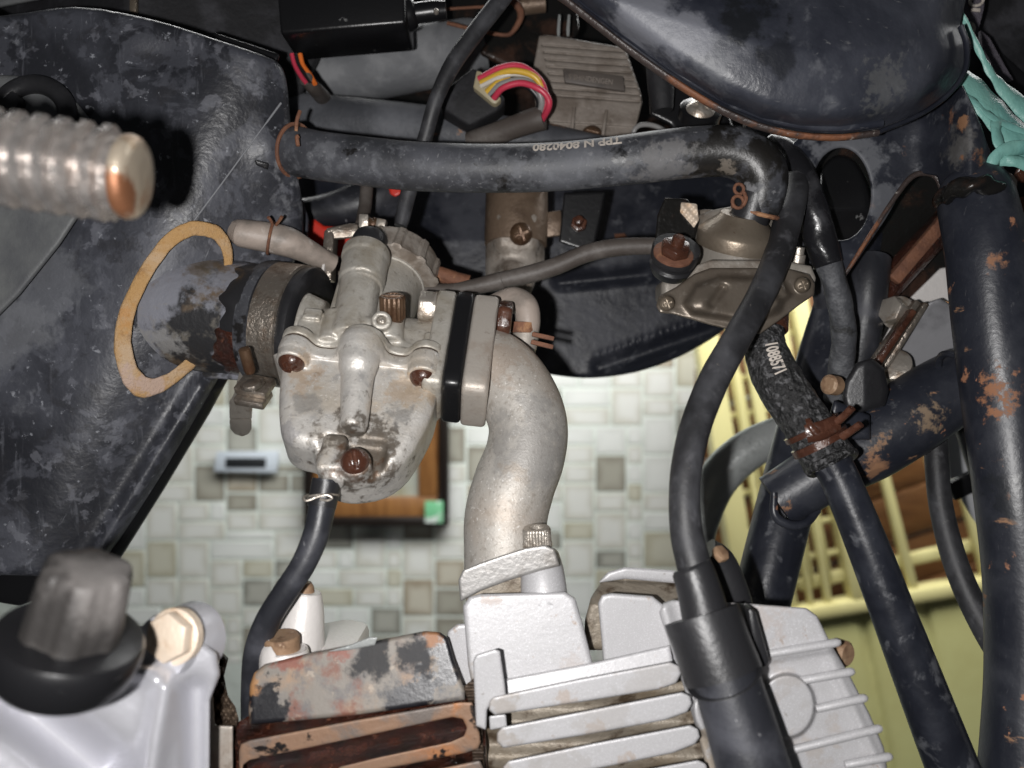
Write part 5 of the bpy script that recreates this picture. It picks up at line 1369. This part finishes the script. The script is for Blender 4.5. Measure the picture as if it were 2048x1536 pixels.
# ================================================================== AIR VALVE
av = thing("air_valve", "grey and brass secondary air valve below the bend of the breather hose", "valve", V(1470, 640, .24))
def vsdf(P):      # mm, origin at V(1475,520,.248), x right, y back, z up
    d = s_cyl(P, (1, 3, -6), (1, 5, 14), 14.5, 1.5)
    d = smin(d, s_box(P, (-13, -2, -8), (16, 16, 10), 2), 1.5)
    d = smin(d, s_cyl(P, (-8, 8, 4), (-8, 9, 17), 4, .6), 1)
    d = smin(d, s_box(P, (-24, -1, -13), (-8, 12, -6), 2), 2)
    d = smin(d, s_box(P, (-15, -4, -11), (21, 14, -7), 1), 1)
    return d
vv, vq = sdf(vsdf, (-26, -13, -15), (23, 21, 20), .55)
VO = V(1475, 520, .248)
obj("housing", (VO + vv * 1e-3, vq), HOUSM, av, ang=0)
dn = nz((.12, -.42, .88))
obj("dome", lathe(V(1476, 468, .238), dn, [(-.004, R(78, .238)), (-.0005, R(80, .238)), (.0004, R(78, .238)), (.002, R(68, .238)), (.0045, R(50, .238)), (.006, R(43, .238))], 52), BRASS, av)
obj("neck", lathe(V(1494, 452, .236), nz((.22, -.30, .92)), [(-.002, R(38, .236)), (.004, R(38, .236)), (.010, R(36, .236))], 32), BLACKRUB, av)
cov = [(1312, 612), (1318, 592), (1352, 574), (1388, 548), (1420, 536), (1500, 536), (1580, 538), (1618, 548), (1630, 568), (1628, 590), (1596, 612), (1560, 640), (1520, 668), (1470, 662), (1420, 650), (1345, 628), (1320, 626)]
def cov_f(x, y):
    s = s_poly(x, y, cov)
    inn = s_poly(x, y, [(1372, 608), (1392, 572), (1440, 556), (1560, 556), (1580, 590), (1540, 630), (1500, 645), (1420, 630), (1385, 624)])
    d = .2265 + .0034 / (1 + np.exp(np.clip(-inn / 2.6, -30, 30))) - .0034
    d = d + .00003 * (600 - y)
    d = d + .0016 * lineg(x, y, (1446, 576), (1424, 606), 9)
    d = d - .0018 * (np.exp(-(((x - 1408) / 30.) ** 2 + ((y - 604) / 24.) ** 2)))
    d = d - .0026 * np.exp(-(((x - 1334) / 13) ** 2 + ((y - 606) / 13) ** 2) ** 2) - .0026 * np.exp(-(((x - 1604) / 13) ** 2 + ((y - 570) / 13) ** 2) ** 2)
    d = d - .003 * np.exp(-(((x - 1548) / 16) ** 2 + ((y - 610) / 18) ** 2) ** 2)
    return d
avc = obj("cover", relief(cov, cov_f, .0065, 4, 2.2), COVERM, av, ang=0)
obj("cover_gasket", relief([(1372, 560), (1395, 530), (1420, 520), (1560, 520), (1622, 532), (1632, 556), (1628, 572), (1580, 556), (1420, 552), (1390, 570)], lambda x, y: .231 + 0 * x, .006, 3, 2.5), HOUSM, av, ang=0)
screw(V(1334, 607, .2235), (0, -1, -.1), R(15, .224), .55, BRASS, avc, "cover_screw")
screw(V(1605, 570, .2235), (0, -1, -.1), R(15, .224), .55, BRASS, avc, "cover_screw")
obj("stud", lathe(V(1592, 536, .238), (.05, -.3, 1), [(0, R(15, .238)), (.004, R(15, .238)), (.0042, R(11, .238)), (.0062, R(11, .238))], 18), ZINC, av)
mt = thing("valve_mount", "black rubber grommet with rusty nut and washer holding the air valve bracket", "rubber mount", V(1345, 560, .24))
gn = nz((.10, -.72, .68))
obj("grommet", lathe(V(1340, 540, .2375), gn, [(-.001, R(36, .236)), (.0006, R(42, .236)), (.002, R(45, .236)), (.0028, R(40, .236)), (.0036, R(40, .236)), (.0046, R(47, .236)), (.0075, R(48, .236)), (.0085, R(46, .236))], 40), BLACKRUB, mt)
obj("washer", lathe(V(1346, 510, .2286), gn, [(0, R(40, .23)), (.0007, R(40, .23)), (.0010, R(37, .23))], 36), RUSTDRY, mt)
obj("nut", hexhead(V(1348, 506, .2280), gn, R(31, .23), R(22, .23), .3), RUSTOIL, mt)
obj("stud", lathe(V(1354, 490, .2260), gn, [(-.001, R(13, .23)), (.0025, R(13, .23)), (.0030, R(9, .23))], 18), RUSTOIL, mt)
obj("bracket", relief([(1330, 395), (1375, 398), (1400, 440), (1385, 500), (1320, 520), (1308, 500), (1315, 430)], lambda x, y: .246 + 0 * x, .004, 4, 2.5), OILY, mt, ang=0)
obj("pale_residue", relief([(1362, 404), (1394, 408), (1398, 440), (1388, 456), (1374, 440), (1360, 424)], lambda x, y: .2452 + .0006 * np.sin(x * .3) * np.sin(y * .27), .002, 2, 1.8), BOLTPALE, mt, ang=0)
# thick hose below the valve
bz = thing("fibrous_hose", "thick fuzzy black hose with white digits between air valve and black pipe", "hose", V(1660, 900, .24))
fp_ = [(1536, 606, .238, 30), (1534, 650, .236, 34), (1530, 690, .234, 40), (1546, 740, .232, 46), (1574, 790, .230, 48), (1606, 836, .228, 48), (1634, 880, .2265, 50), (1660, 924, .2255, 53)]
bz_h = obj("hose", tube(fp_, 44, 9, mod=lambda s, th: 1 + .014 * np.sin(9 * th + 900 * s) + .012 * np.sin(17 * th - 1500 * s)), BRAID, bz, ang=0)
obj("end_rim", ring(V(1664, 926, .2235), nz(V(1674, 950, .222) - V(1640, 890, .2262)), R(47, .2235), R(8, .2235), 40, 10), BRAID, bz)
P_ = catmull(np.array([V(p[0], p[1], p[2]) for p in fp_]), 14)
text_on("lettering", "1088571", R(30, .231), P_, R(46, .231), bz_h, PRINTW, -.05, False, .0150, .62, .0008)
def clamp_spring(name, c, n, r, w_, a_gap, mat, parent):
    u, v, n = frame_from(n)
    return obj(name, band(c, n, r, w_, .0008, 0, 2 * math.pi, 48), mat, parent)
hn = nz(V(1534, 660, .235) - V(1536, 610, .238))
clamp_spring("upper_clamp", V(1534, 636, .2365), hn, R(36, .2365), R(56, .2365), 0, RUSTOIL, bz)
obj("clamp_ear", boxr(V(1478, 645, .236), (R(26, .236), .0012, R(7, .236)), ((1, 0, .1), (0, 1, 0), (-.1, 0, 1)), .0004), RUSTOIL, bz)
hn2 = nz(V(1660, 924, .2255) - V(1620, 858, .2272))
clamp_spring("lower_clamp", V(1640, 884, .2264), hn2, R(53.5, .2264), R(17, .2264), 0, RUSTOIL, bz)
clamp_spring("lower_clamp", V(1624, 858, .2271), hn2, R(52.5, .2271), R(12, .2271), 0, RUSTOIL, bz)
obj("clamp_saddle", tube([(1612, 868, .2180, 14), (1640, 862, .2170, 15), (1676, 846, .2180, 13)], 14, flat=(1.3, .5)), RUSTOIL, bz)
for pts in ([(1616, 838, .2175, 6), (1622, 852, .2165, 8), (1634, 868, .2162, 9)], [(1672, 846, .2178, 9), (1688, 832, .2155, 8), (1704, 816, .213, 8)], [(1684, 874, .217, 9), (1702, 862, .2145, 8), (1722, 848, .212, 8)]):
    obj("clamp_ear", tube(pts, 12, flat=(1.0, .7)), RUSTOIL, bz)
obj("black_pipe", tube([(1650, 905, .2255, 38), (1676, 950, .2245, 38), (1706, 1020, .223, 39), (1742, 1110, .221, 41), (1782, 1215, .219, 43), (1826, 1330, .217, 46), (1872, 1450, .215, 49), (1930, 1600, .213, 52)], 36), FRAMEP, label="straight black metal pipe slanting down from the fibrous hose", cat="pipe")
# spark plug lead
obj("ignition_lead", tube([(1600, 250, .262, 24), (1598, 320, .252, 24), (1590, 390, .242, 25), (1576, 440, .236, 28), (1556, 510, .228, 28), (1522, 590, .220, 28), (1472, 680, .211, 29), (1428, 760, .203, 31), (1392, 850, .196, 31), (1374, 930, .191, 31), (1369, 1000, .188, 31), (1374, 1070, .186, 33), (1388, 1130, .184, 35), (1400, 1175, .183, 37)], 30, 8), CABLE, ang=0,
    label="long dusty black ignition lead sweeping from the tank to the plug cap", cat="cable")
pc = thing("spark_plug_cap", "black rubber spark plug cap with wide collar at the lower right of the engine", "plug cap", V(1500, 1500, .17))
obj("boot_neck", tube([(1382, 1132, .1825, 38), (1386, 1142, .1822, 42), (1398, 1180, .181, 44), (1412, 1236, .179, 48)], 36), BLACKRUB, pc)
obj("collar", tube([(1403, 1231, .1785, 74), (1404, 1234, .1784, 76.5), (1424, 1290, .1765, 77), (1446, 1350, .175, 79), (1447, 1353, .1748, 76)], 44, 3), BLACKRUB, pc)
obj("cap_body", tube([(1446, 1340, .175, 66), (1462, 1390, .174, 68), (1490, 1480, .172, 71), (1530, 1620, .169, 76)], 40), HOSE2, pc)
obj("cap_tab", plate([(1496, 1218), (1512, 1220), (1540, 1320), (1536, 1334), (1516, 1340)], .180, .005, .0008), BLACKRUB, pc)
# taped harness
hs = thing("taped_harness", "wiring harness wrapped in shiny black tape beside the air valve", "wiring harness", V(1690, 720, .255))
obj("upper_wrap", tube([(1540, 286, .256, 18), (1568, 300, .252, 22), (1592, 330, .248, 25), (1612, 375, .246, 27), (1628, 430, .245, 29), (1644, 490, .245, 30), (1656, 530, .245, 27)], 26, 9, mod=lambda s, th: 1 + .09 * np.abs(np.sin(240 * s + th * .5)) + .03 * np.sin(3 * th + 500 * s)), TAPE, hs, ang=0)
obj("lower_wrap", tube([(1650, 512, .245, 25), (1668, 560, .246, 23), (1682, 620, .248, 23), (1688, 680, .251, 23), (1680, 745, .256, 23), (1670, 800, .26, 22)], 24, 9, mod=lambda s, th: 1 + .07 * np.abs(np.sin(300 * s + th))), GREYTAPE, hs, ang=0)
obj("side_conduit", tube([(1604, 400, .262, 16), (1606, 450, .262, 16), (1618, 500, .261, 17), (1640, 560, .261, 20), (1650, 610, .264, 20)], 18), HOSE2, label="slim grey conduit half hidden behind the taped harness", cat="conduit")
obj("fat_rubber_hose", tube([(1742, 520, .272, 38), (1738, 560, .27, 38), (1732, 620, .27, 36), (1722, 690, .272, 34), (1712, 760, .275, 32)], 24), HOSE2, label="stubby black rubber hose right of the taped harness", cat="hose")

# ================================================================== ENGINE
hd = thing("cylinder_head", "silver painted finned cylinder head along the bottom right", "cylinder head", V(1350, 1530, .2))
bl1 = lambda x, y: .196 + .000012 * (1340 - y)
ibk = obj("intake_block", relief([(926, 1212), (938, 1194), (960, 1188), (1130, 1183), (1150, 1196), (1166, 1250), (1186, 1330), (1180, 1360), (950, 1400), (936, 1330)], bl1, .03, 9, 3), SILVER, hd, ang=0)
spots(ibk, [(V(985, 1205, .196), .004, (.40, .31, .26, 1), .6, 380, .5), (V(1150, 1340, .196), .006, (.40, .35, .32, 1), .6, 320, .45), (V(950, 1370, .196), .008, (.30, .25, .2, 1), .6, 200, .6)])
obj("valve_block", relief([(1196, 1206), (1204, 1190), (1222, 1186), (1305, 1192), (1332, 1214), (1360, 1330), (1210, 1370), (1204, 1290)], lambda x, y: .2 + 0 * x, .03, 8, 3), SILVER, hd, ang=0)
capf = lambda x, y: .212 + .00018 * np.maximum(0, 1210 - y) + .0010 * np.exp(-((y - (1160 + (x - 1250) * .05)) / 4.) ** 2)
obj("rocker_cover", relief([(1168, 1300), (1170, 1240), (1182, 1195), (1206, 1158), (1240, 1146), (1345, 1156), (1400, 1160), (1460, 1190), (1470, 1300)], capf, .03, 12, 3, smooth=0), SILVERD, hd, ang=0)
obj("rocker_rim", relief([(1196, 1166), (1216, 1144), (1250, 1134), (1340, 1140), (1420, 1150), (1440, 1172), (1340, 1166), (1250, 1158)], lambda x, y: .215 + 0 * x, .02, 6, 3), SILVER, hd, ang=0)
obj("boss_column", tube([(1080, 1118, .210, 40), (1085, 1150, .206, 44), (1090, 1215, .203, 48)], 28), SILVER, hd)
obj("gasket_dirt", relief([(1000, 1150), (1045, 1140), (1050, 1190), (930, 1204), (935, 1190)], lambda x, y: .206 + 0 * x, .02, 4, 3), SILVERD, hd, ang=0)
obj("left_column", relief([(890, 1290), (896, 1262), (914, 1248), (940, 1246), (960, 1420), (920, 1430)], lambda x, y: .203 + 0 * x, .03, 8, 3), SILVER, hd, ang=0)
obj("shelf", relief([(1000, 1360), (1180, 1326), (1340, 1290), (1350, 1345), (1180, 1372), (1000, 1404)], lambda x, y: .1935 + .00003 * (1380 - y), .03, 5, 3), SILVER, hd, ang=0)
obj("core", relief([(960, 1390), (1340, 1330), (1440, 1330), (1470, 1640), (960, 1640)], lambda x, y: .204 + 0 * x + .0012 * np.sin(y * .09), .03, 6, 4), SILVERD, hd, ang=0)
obj("corner_post", relief([(946, 1322), (952, 1310), (990, 1298), (1000, 1302), (1010, 1372), (1012, 1394), (984, 1402), (974, 1420), (972, 1460), (952, 1452)], lambda x, y: .186 + 0 * x, .02, 5, 2.4), SILVER, hd, ang=0)
for k, pts in enumerate(([(978, 1404), (986, 1394), (1160, 1358), (1340, 1324), (1358, 1332), (1362, 1348), (1352, 1366), (1320, 1378), (1160, 1404), (990, 1430), (978, 1420)],
            [(994, 1466), (1004, 1454), (1180, 1420), (1364, 1384), (1380, 1392), (1384, 1408), (1374, 1424), (1330, 1440), (1180, 1468), (1006, 1496), (994, 1484)],
            [(1006, 1534), (1016, 1522), (1190, 1486), (1380, 1450), (1396, 1458), (1400, 1474), (1390, 1488), (1345, 1506), (1190, 1538), (1018, 1570), (1006, 1552)],
            [(1016, 1604), (1026, 1592), (1200, 1556), (1396, 1520), (1412, 1528), (1416, 1544), (1400, 1560), (1190, 1608), (1018, 1640)])):
    fo = obj("fin", relief(pts, .183 - .0004 * k, .024, 5, 2.4), SILVER, hd, ang=0)
    spots(fo, [(V(1130 + 60 * k, 1400 + 62 * k, .183), .004, (.36, .27, .20, 1), .6, 420, .5), (V(1300 - 90 * k, 1350 + 90 * k, .183), .010, (.36, .34, .325, 1), .6, 320, .45), (V(1000, 1415 + 64 * k, .183), .006, (.30, .26, .22, 1), .6, 320, .55)])
obj("fin_web", relief([(978, 1432), (1012, 1428), (1014, 1454), (980, 1460)], lambda x, y: .189 + 0 * x, .01, 3, 2.5), SILVER, hd, ang=0)
sc_poly = [(1318, 1226), (1326, 1206), (1344, 1200), (1480, 1206), (1612, 1216), (1634, 1232), (1660, 1284), (1700, 1352), (1740, 1430), (1768, 1496), (1790, 1640), (1440, 1640), (1418, 1560), (1396, 1470), (1366, 1370), (1340, 1290)]
def side_f(x, y):
    d = .1885 + 0 * x
    d = d - .0016 * lineg(x, y, (1330, 1220), (1430, 1560), 14) - .0012 * lineg(x, y, (1655, 1300), (1790, 1600), 12)
    d = d + .0015 / (1 + np.exp(np.clip(-(y - (1330 - (x - 1500) * .17)) / 3., -30, 30)))
    d = d - .0042 / (1 + np.exp(np.clip((np.hypot((x - 1574) / 56, (y - 1412) / 64) - 1) * 60, -30, 30)))
    d = d - .0030 / (1 + np.exp(np.clip((np.hypot((x - 1432) / 46, (y - 1420) / 56) - 1) * 22, -30, 30)))
    return d
scv = obj("side_cover", relief(sc_poly, side_f, .03, 7, 3), SILVER, hd, ang=0)
spots(scv, [(V(1530, 1240, .186), .010, (.42, .36, .33, 1), .6, 320, .45), (V(1420, 1520, .186), .012, (.33, .27, .20, 1), .6, 180, .8), (V(1650, 1500, .186), .010, (.40, .35, .31, 1), .6, 220, .5), (V(1560, 1350, .186), .010, (.38, .35, .33, 1), .6, 260, .5)])
for a, b in (((1512, 1312), (1668, 1286)), ((1600, 1362), (1698, 1344)), ((1632, 1418), (1724, 1397)), ((1568, 1504), (1750, 1459)), ((1690, 1530), (1774, 1514))):
    obj("cover_rib", tube([(a[0], a[1], .1885, 8), ((a[0] + b[0]) / 2, (a[1] + b[1]) / 2, .188, 8.5), (b[0], b[1], .188, 8.5), (b[0] + 5, b[1] - 1, .1885, 5)], 14), SILVER, hd)
obj("cover_bolt", lathe(V(1684, 1306, .198), (.5, -.8, 0), [(-.002, R(26, .198)), (.001, R(26, .198)), (.0018, R(20, .198))], 24), TANBOLT, hd)
obj("plug_hole_dark", tube([(1410, 1110, .2, 36), (1440, 1130, .2, 34), (1470, 1190, .2, 30), (1490, 1230, .2, 20)], 18), BLACKRUB, hd, label="dark rubber grommet around the plug lead")
obj("plug_rust", hexhead(V(1436, 1112, .196), (.4, -.6, .6), R(18, .196), R(16, .196)), TANBOLT, hd)

cyl = thing("engine_cylinder", "rust covered iron cylinder barrel with flaking black paint at the bottom", "cylinder barrel", V(720, 1530, .2))
upl = obj("upper_plate", relief([(497, 1420), (500, 1370), (508, 1346), (530, 1328), (620, 1306), (740, 1284), (850, 1262), (880, 1264), (896, 1276), (908, 1320), (930, 1380), (930, 1400), (700, 1432), (500, 1450)], lambda x, y: .196 - .00003 * (y - 1300), .03, 8, 3), RUSTPAINT, cyl, ang=0)
spots(upl, [(V(740, 1320, .196), .009, (.012, .012, .014, 1), .62, 120, .97), (V(830, 1310, .196), .007, (.013, .013, .016, 1), .62, 150, .97), (V(535, 1400, .196), .006, (.012, .012, .016, 1), .62, 160, .95), (V(800, 1400, .196), .010, (.02, .02, .024, 1), .4, 120, .85),
    (V(505, 1360, .196), .005, (.38, .19, .075, 1), .7, 180, .85), (V(570, 1320, .196), .006, (.20, .055, .035, 1), .5, 200, .8), (V(690, 1290, .196), .005, (.20, .055, .035, 1), .5, 200, .8), (V(870, 1270, .196), .005, (.32, .15, .07, 1), .6, 200, .8), (V(905, 1390, .196), .006, (.06, .065, .075, 1), .5, 200, .7)])
obj("paint_flake", relief([(650, 1304), (700, 1290), (740, 1274), (756, 1274), (750, 1290), (700, 1300)], lambda x, y: .1945 + 0 * x, .004, 2, 2), CHROME, cyl, ang=0)
obj("barrel", relief([(466, 1450), (500, 1430), (930, 1370), (968, 1400), (980, 1640), (466, 1640)], lambda x, y: .1975 + .002 * np.sin((y + (x - 500) * .17) * .075), .03, 6, 4), RUSTTAR, cyl, ang=0)
outer = [(478, 1502), (482, 1488), (500, 1480), (700, 1442), (920, 1404), (944, 1404), (952, 1420), (962, 1484), (956, 1498), (930, 1506), (700, 1552), (640, 1600), (480, 1600)]
inner = [(486, 1530), (500, 1520), (700, 1478), (905, 1434), (926, 1438), (934, 1456), (928, 1472), (900, 1484), (760, 1514), (680, 1534), (600, 1610), (486, 1610)]
obj("fin_frame", relief(outer, lambda x, y: .189 + 0 * x, .012, 5, 2.4, lambda F, X, Y, W: smax(F, -s_poly(X + 0 * Y, Y + 0 * X, inner), 3)), RUSTFIN, cyl, ang=0)
obj("gasket_edge", relief([(925, 1375), (955, 1350), (962, 1400), (975, 1640), (950, 1640), (940, 1410)], lambda x, y: .1945 + .0008 * np.sin(y * .5), .02, 3, 3), GASKET, cyl, ang=0)
obj("lower_fin", relief([(700, 1575), (960, 1520), (970, 1545), (960, 1600), (700, 1640)], lambda x, y: .190 + 0 * x, .014, 5, 3), RUSTFIN, cyl, ang=0)

cs = thing("crankcase", "bright silver crankcase corner with pale hex bolt, blurred in the lower left", "crankcase", V(250, 1530, .16))
def case_f(x, y):
    d = .150 + .00004 * (x - 0)
    d = d + .010 * lineg(x, y, (-20, 1360), (200, 1540), 55)
    d = d - .0035 * lineg(x, y, (60, 1330), (290, 1340), 26)
    d = d - .004 * lineg(x, y, (330, 1380), (290, 1600), 30)
    d = d + .004 * lineg(x, y, (392, 1380), (392, 1600), 24)
    return d
obj("case", relief([(-180, 1290), (0, 1268), (60, 1285), (250, 1330), (300, 1330), (340, 1300), (400, 1280), (434, 1306), (440, 1350), (420, 1400), (418, 1640), (-180, 1640)], case_f, .035, 14, 4.5), CASEBR, cs, ang=0)
obj("back_plate", relief([(230, 1250), (320, 1252), (350, 1300), (350, 1400), (230, 1400)], lambda x, y: .172 + 0 * x, .02, 6, 4), CASEBR, cs, ang=0)
bbs = obj("bolt_boss", lathe(V(366, 1282, .172), nz((-.22, -.95, .12)), [(-.004, R(74, .17)), (.006, R(66, .165)), (.0072, R(62, .165)), (.0075, R(40, .165))], 40), CASEBR, cs)
obj("hex_bolt", merge(lathe(V(352, 1272, .1655), nz((-.22, -.95, .12)), [(-.001, R(56, .165)), (.0010, R(56, .165)), (.0013, R(52, .165))], 36), hexhead(V(350, 1271, .1648), nz((-.22, -.95, .12)), R(50, .165), .0034, .5, .12)), BOLTPALE, bbs)
obj("case_flange", relief([(414, 1360), (424, 1362), (430, 1450), (466, 1452), (466, 1640), (414, 1640)], lambda x, y: .19 + 0 * x, .02, 4, 3), FLANGE, cs, ang=0)
obj("torn_gasket", relief([(420, 1356), (436, 1334), (444, 1304), (457, 1316), (448, 1352), (456, 1392), (470, 1412), (478, 1440), (470, 1462), (440, 1458), (424, 1440)], lambda x, y: .196 + .002 * np.sin(x * .33) * np.sin(y * .21), .006, 2, 2.2), GASKET, cs, ang=0)
obj("stud_post", tube([(588, 1330, .215, 58), (596, 1290, .215, 52), (606, 1230, .215, 42), (611, 1188, .215, 32), (612, 1182, .215, 28)], 30), WHITEAL, cs)
obj("post_cap", tube([(609, 1190, .215, 20), (610, 1172, .215, 17), (611, 1164, .215, 12)], 20), TANBOLT, cs)
obj("collar_post", tube([(572, 1400, .203, 52), (570, 1330, .203, 50), (568, 1302, .203, 47), (568, 1298, .203, 42)], 30), WHITEAL, cs)
obj("brown_bolt", lathe(V(564, 1302, .203), (0, -.12, 1), [(0, R(36, .203)), (.0036, R(36, .203)), (.0042, R(32, .203))], 30), TANBOLT, cs)
obj("deck", plate([(500, 1330), (650, 1300), (700, 1310), (700, 1420), (500, 1420)], .212, .03, .002), WHITEAL, cs)

oc = thing("oil_filler_cap", "black and grey faceted oil filler cap, blurred at the left bottom", "filler cap", V(150, 1290, .13))
on = nz((.33, -.17, .92))
ob_ = V(140, 1280, .138)
obj("flange_ring", lathe(ob_, on, [(-.0075, R(118, .14)), (-.006, R(130, .14)), (-.002, R(139, .14)), (.0002, R(138, .14)), (.0012, R(132, .14)), (.0018, R(105, .14))], 56), BLACKPL, oc)
knb = obj("knob", lathe(ob_ + on * .004, on, [(-.004, R(92, .138)), (.0012, R(89, .138)), (.0084, R(83, .138)), (.0102, R(77, .138)), (.0109, R(65, .138)), (.0111, R(28, .138))], 80, mod=lambda t, th: 1 + .05 * np.clip(2.2 * np.cos(6 * th + .6), -1, 1)), CAPGREY, oc)

spots(knb, [(V(200, 1200, .128), .019, (.13, .12, .115, 1), .6, 30, .75)])
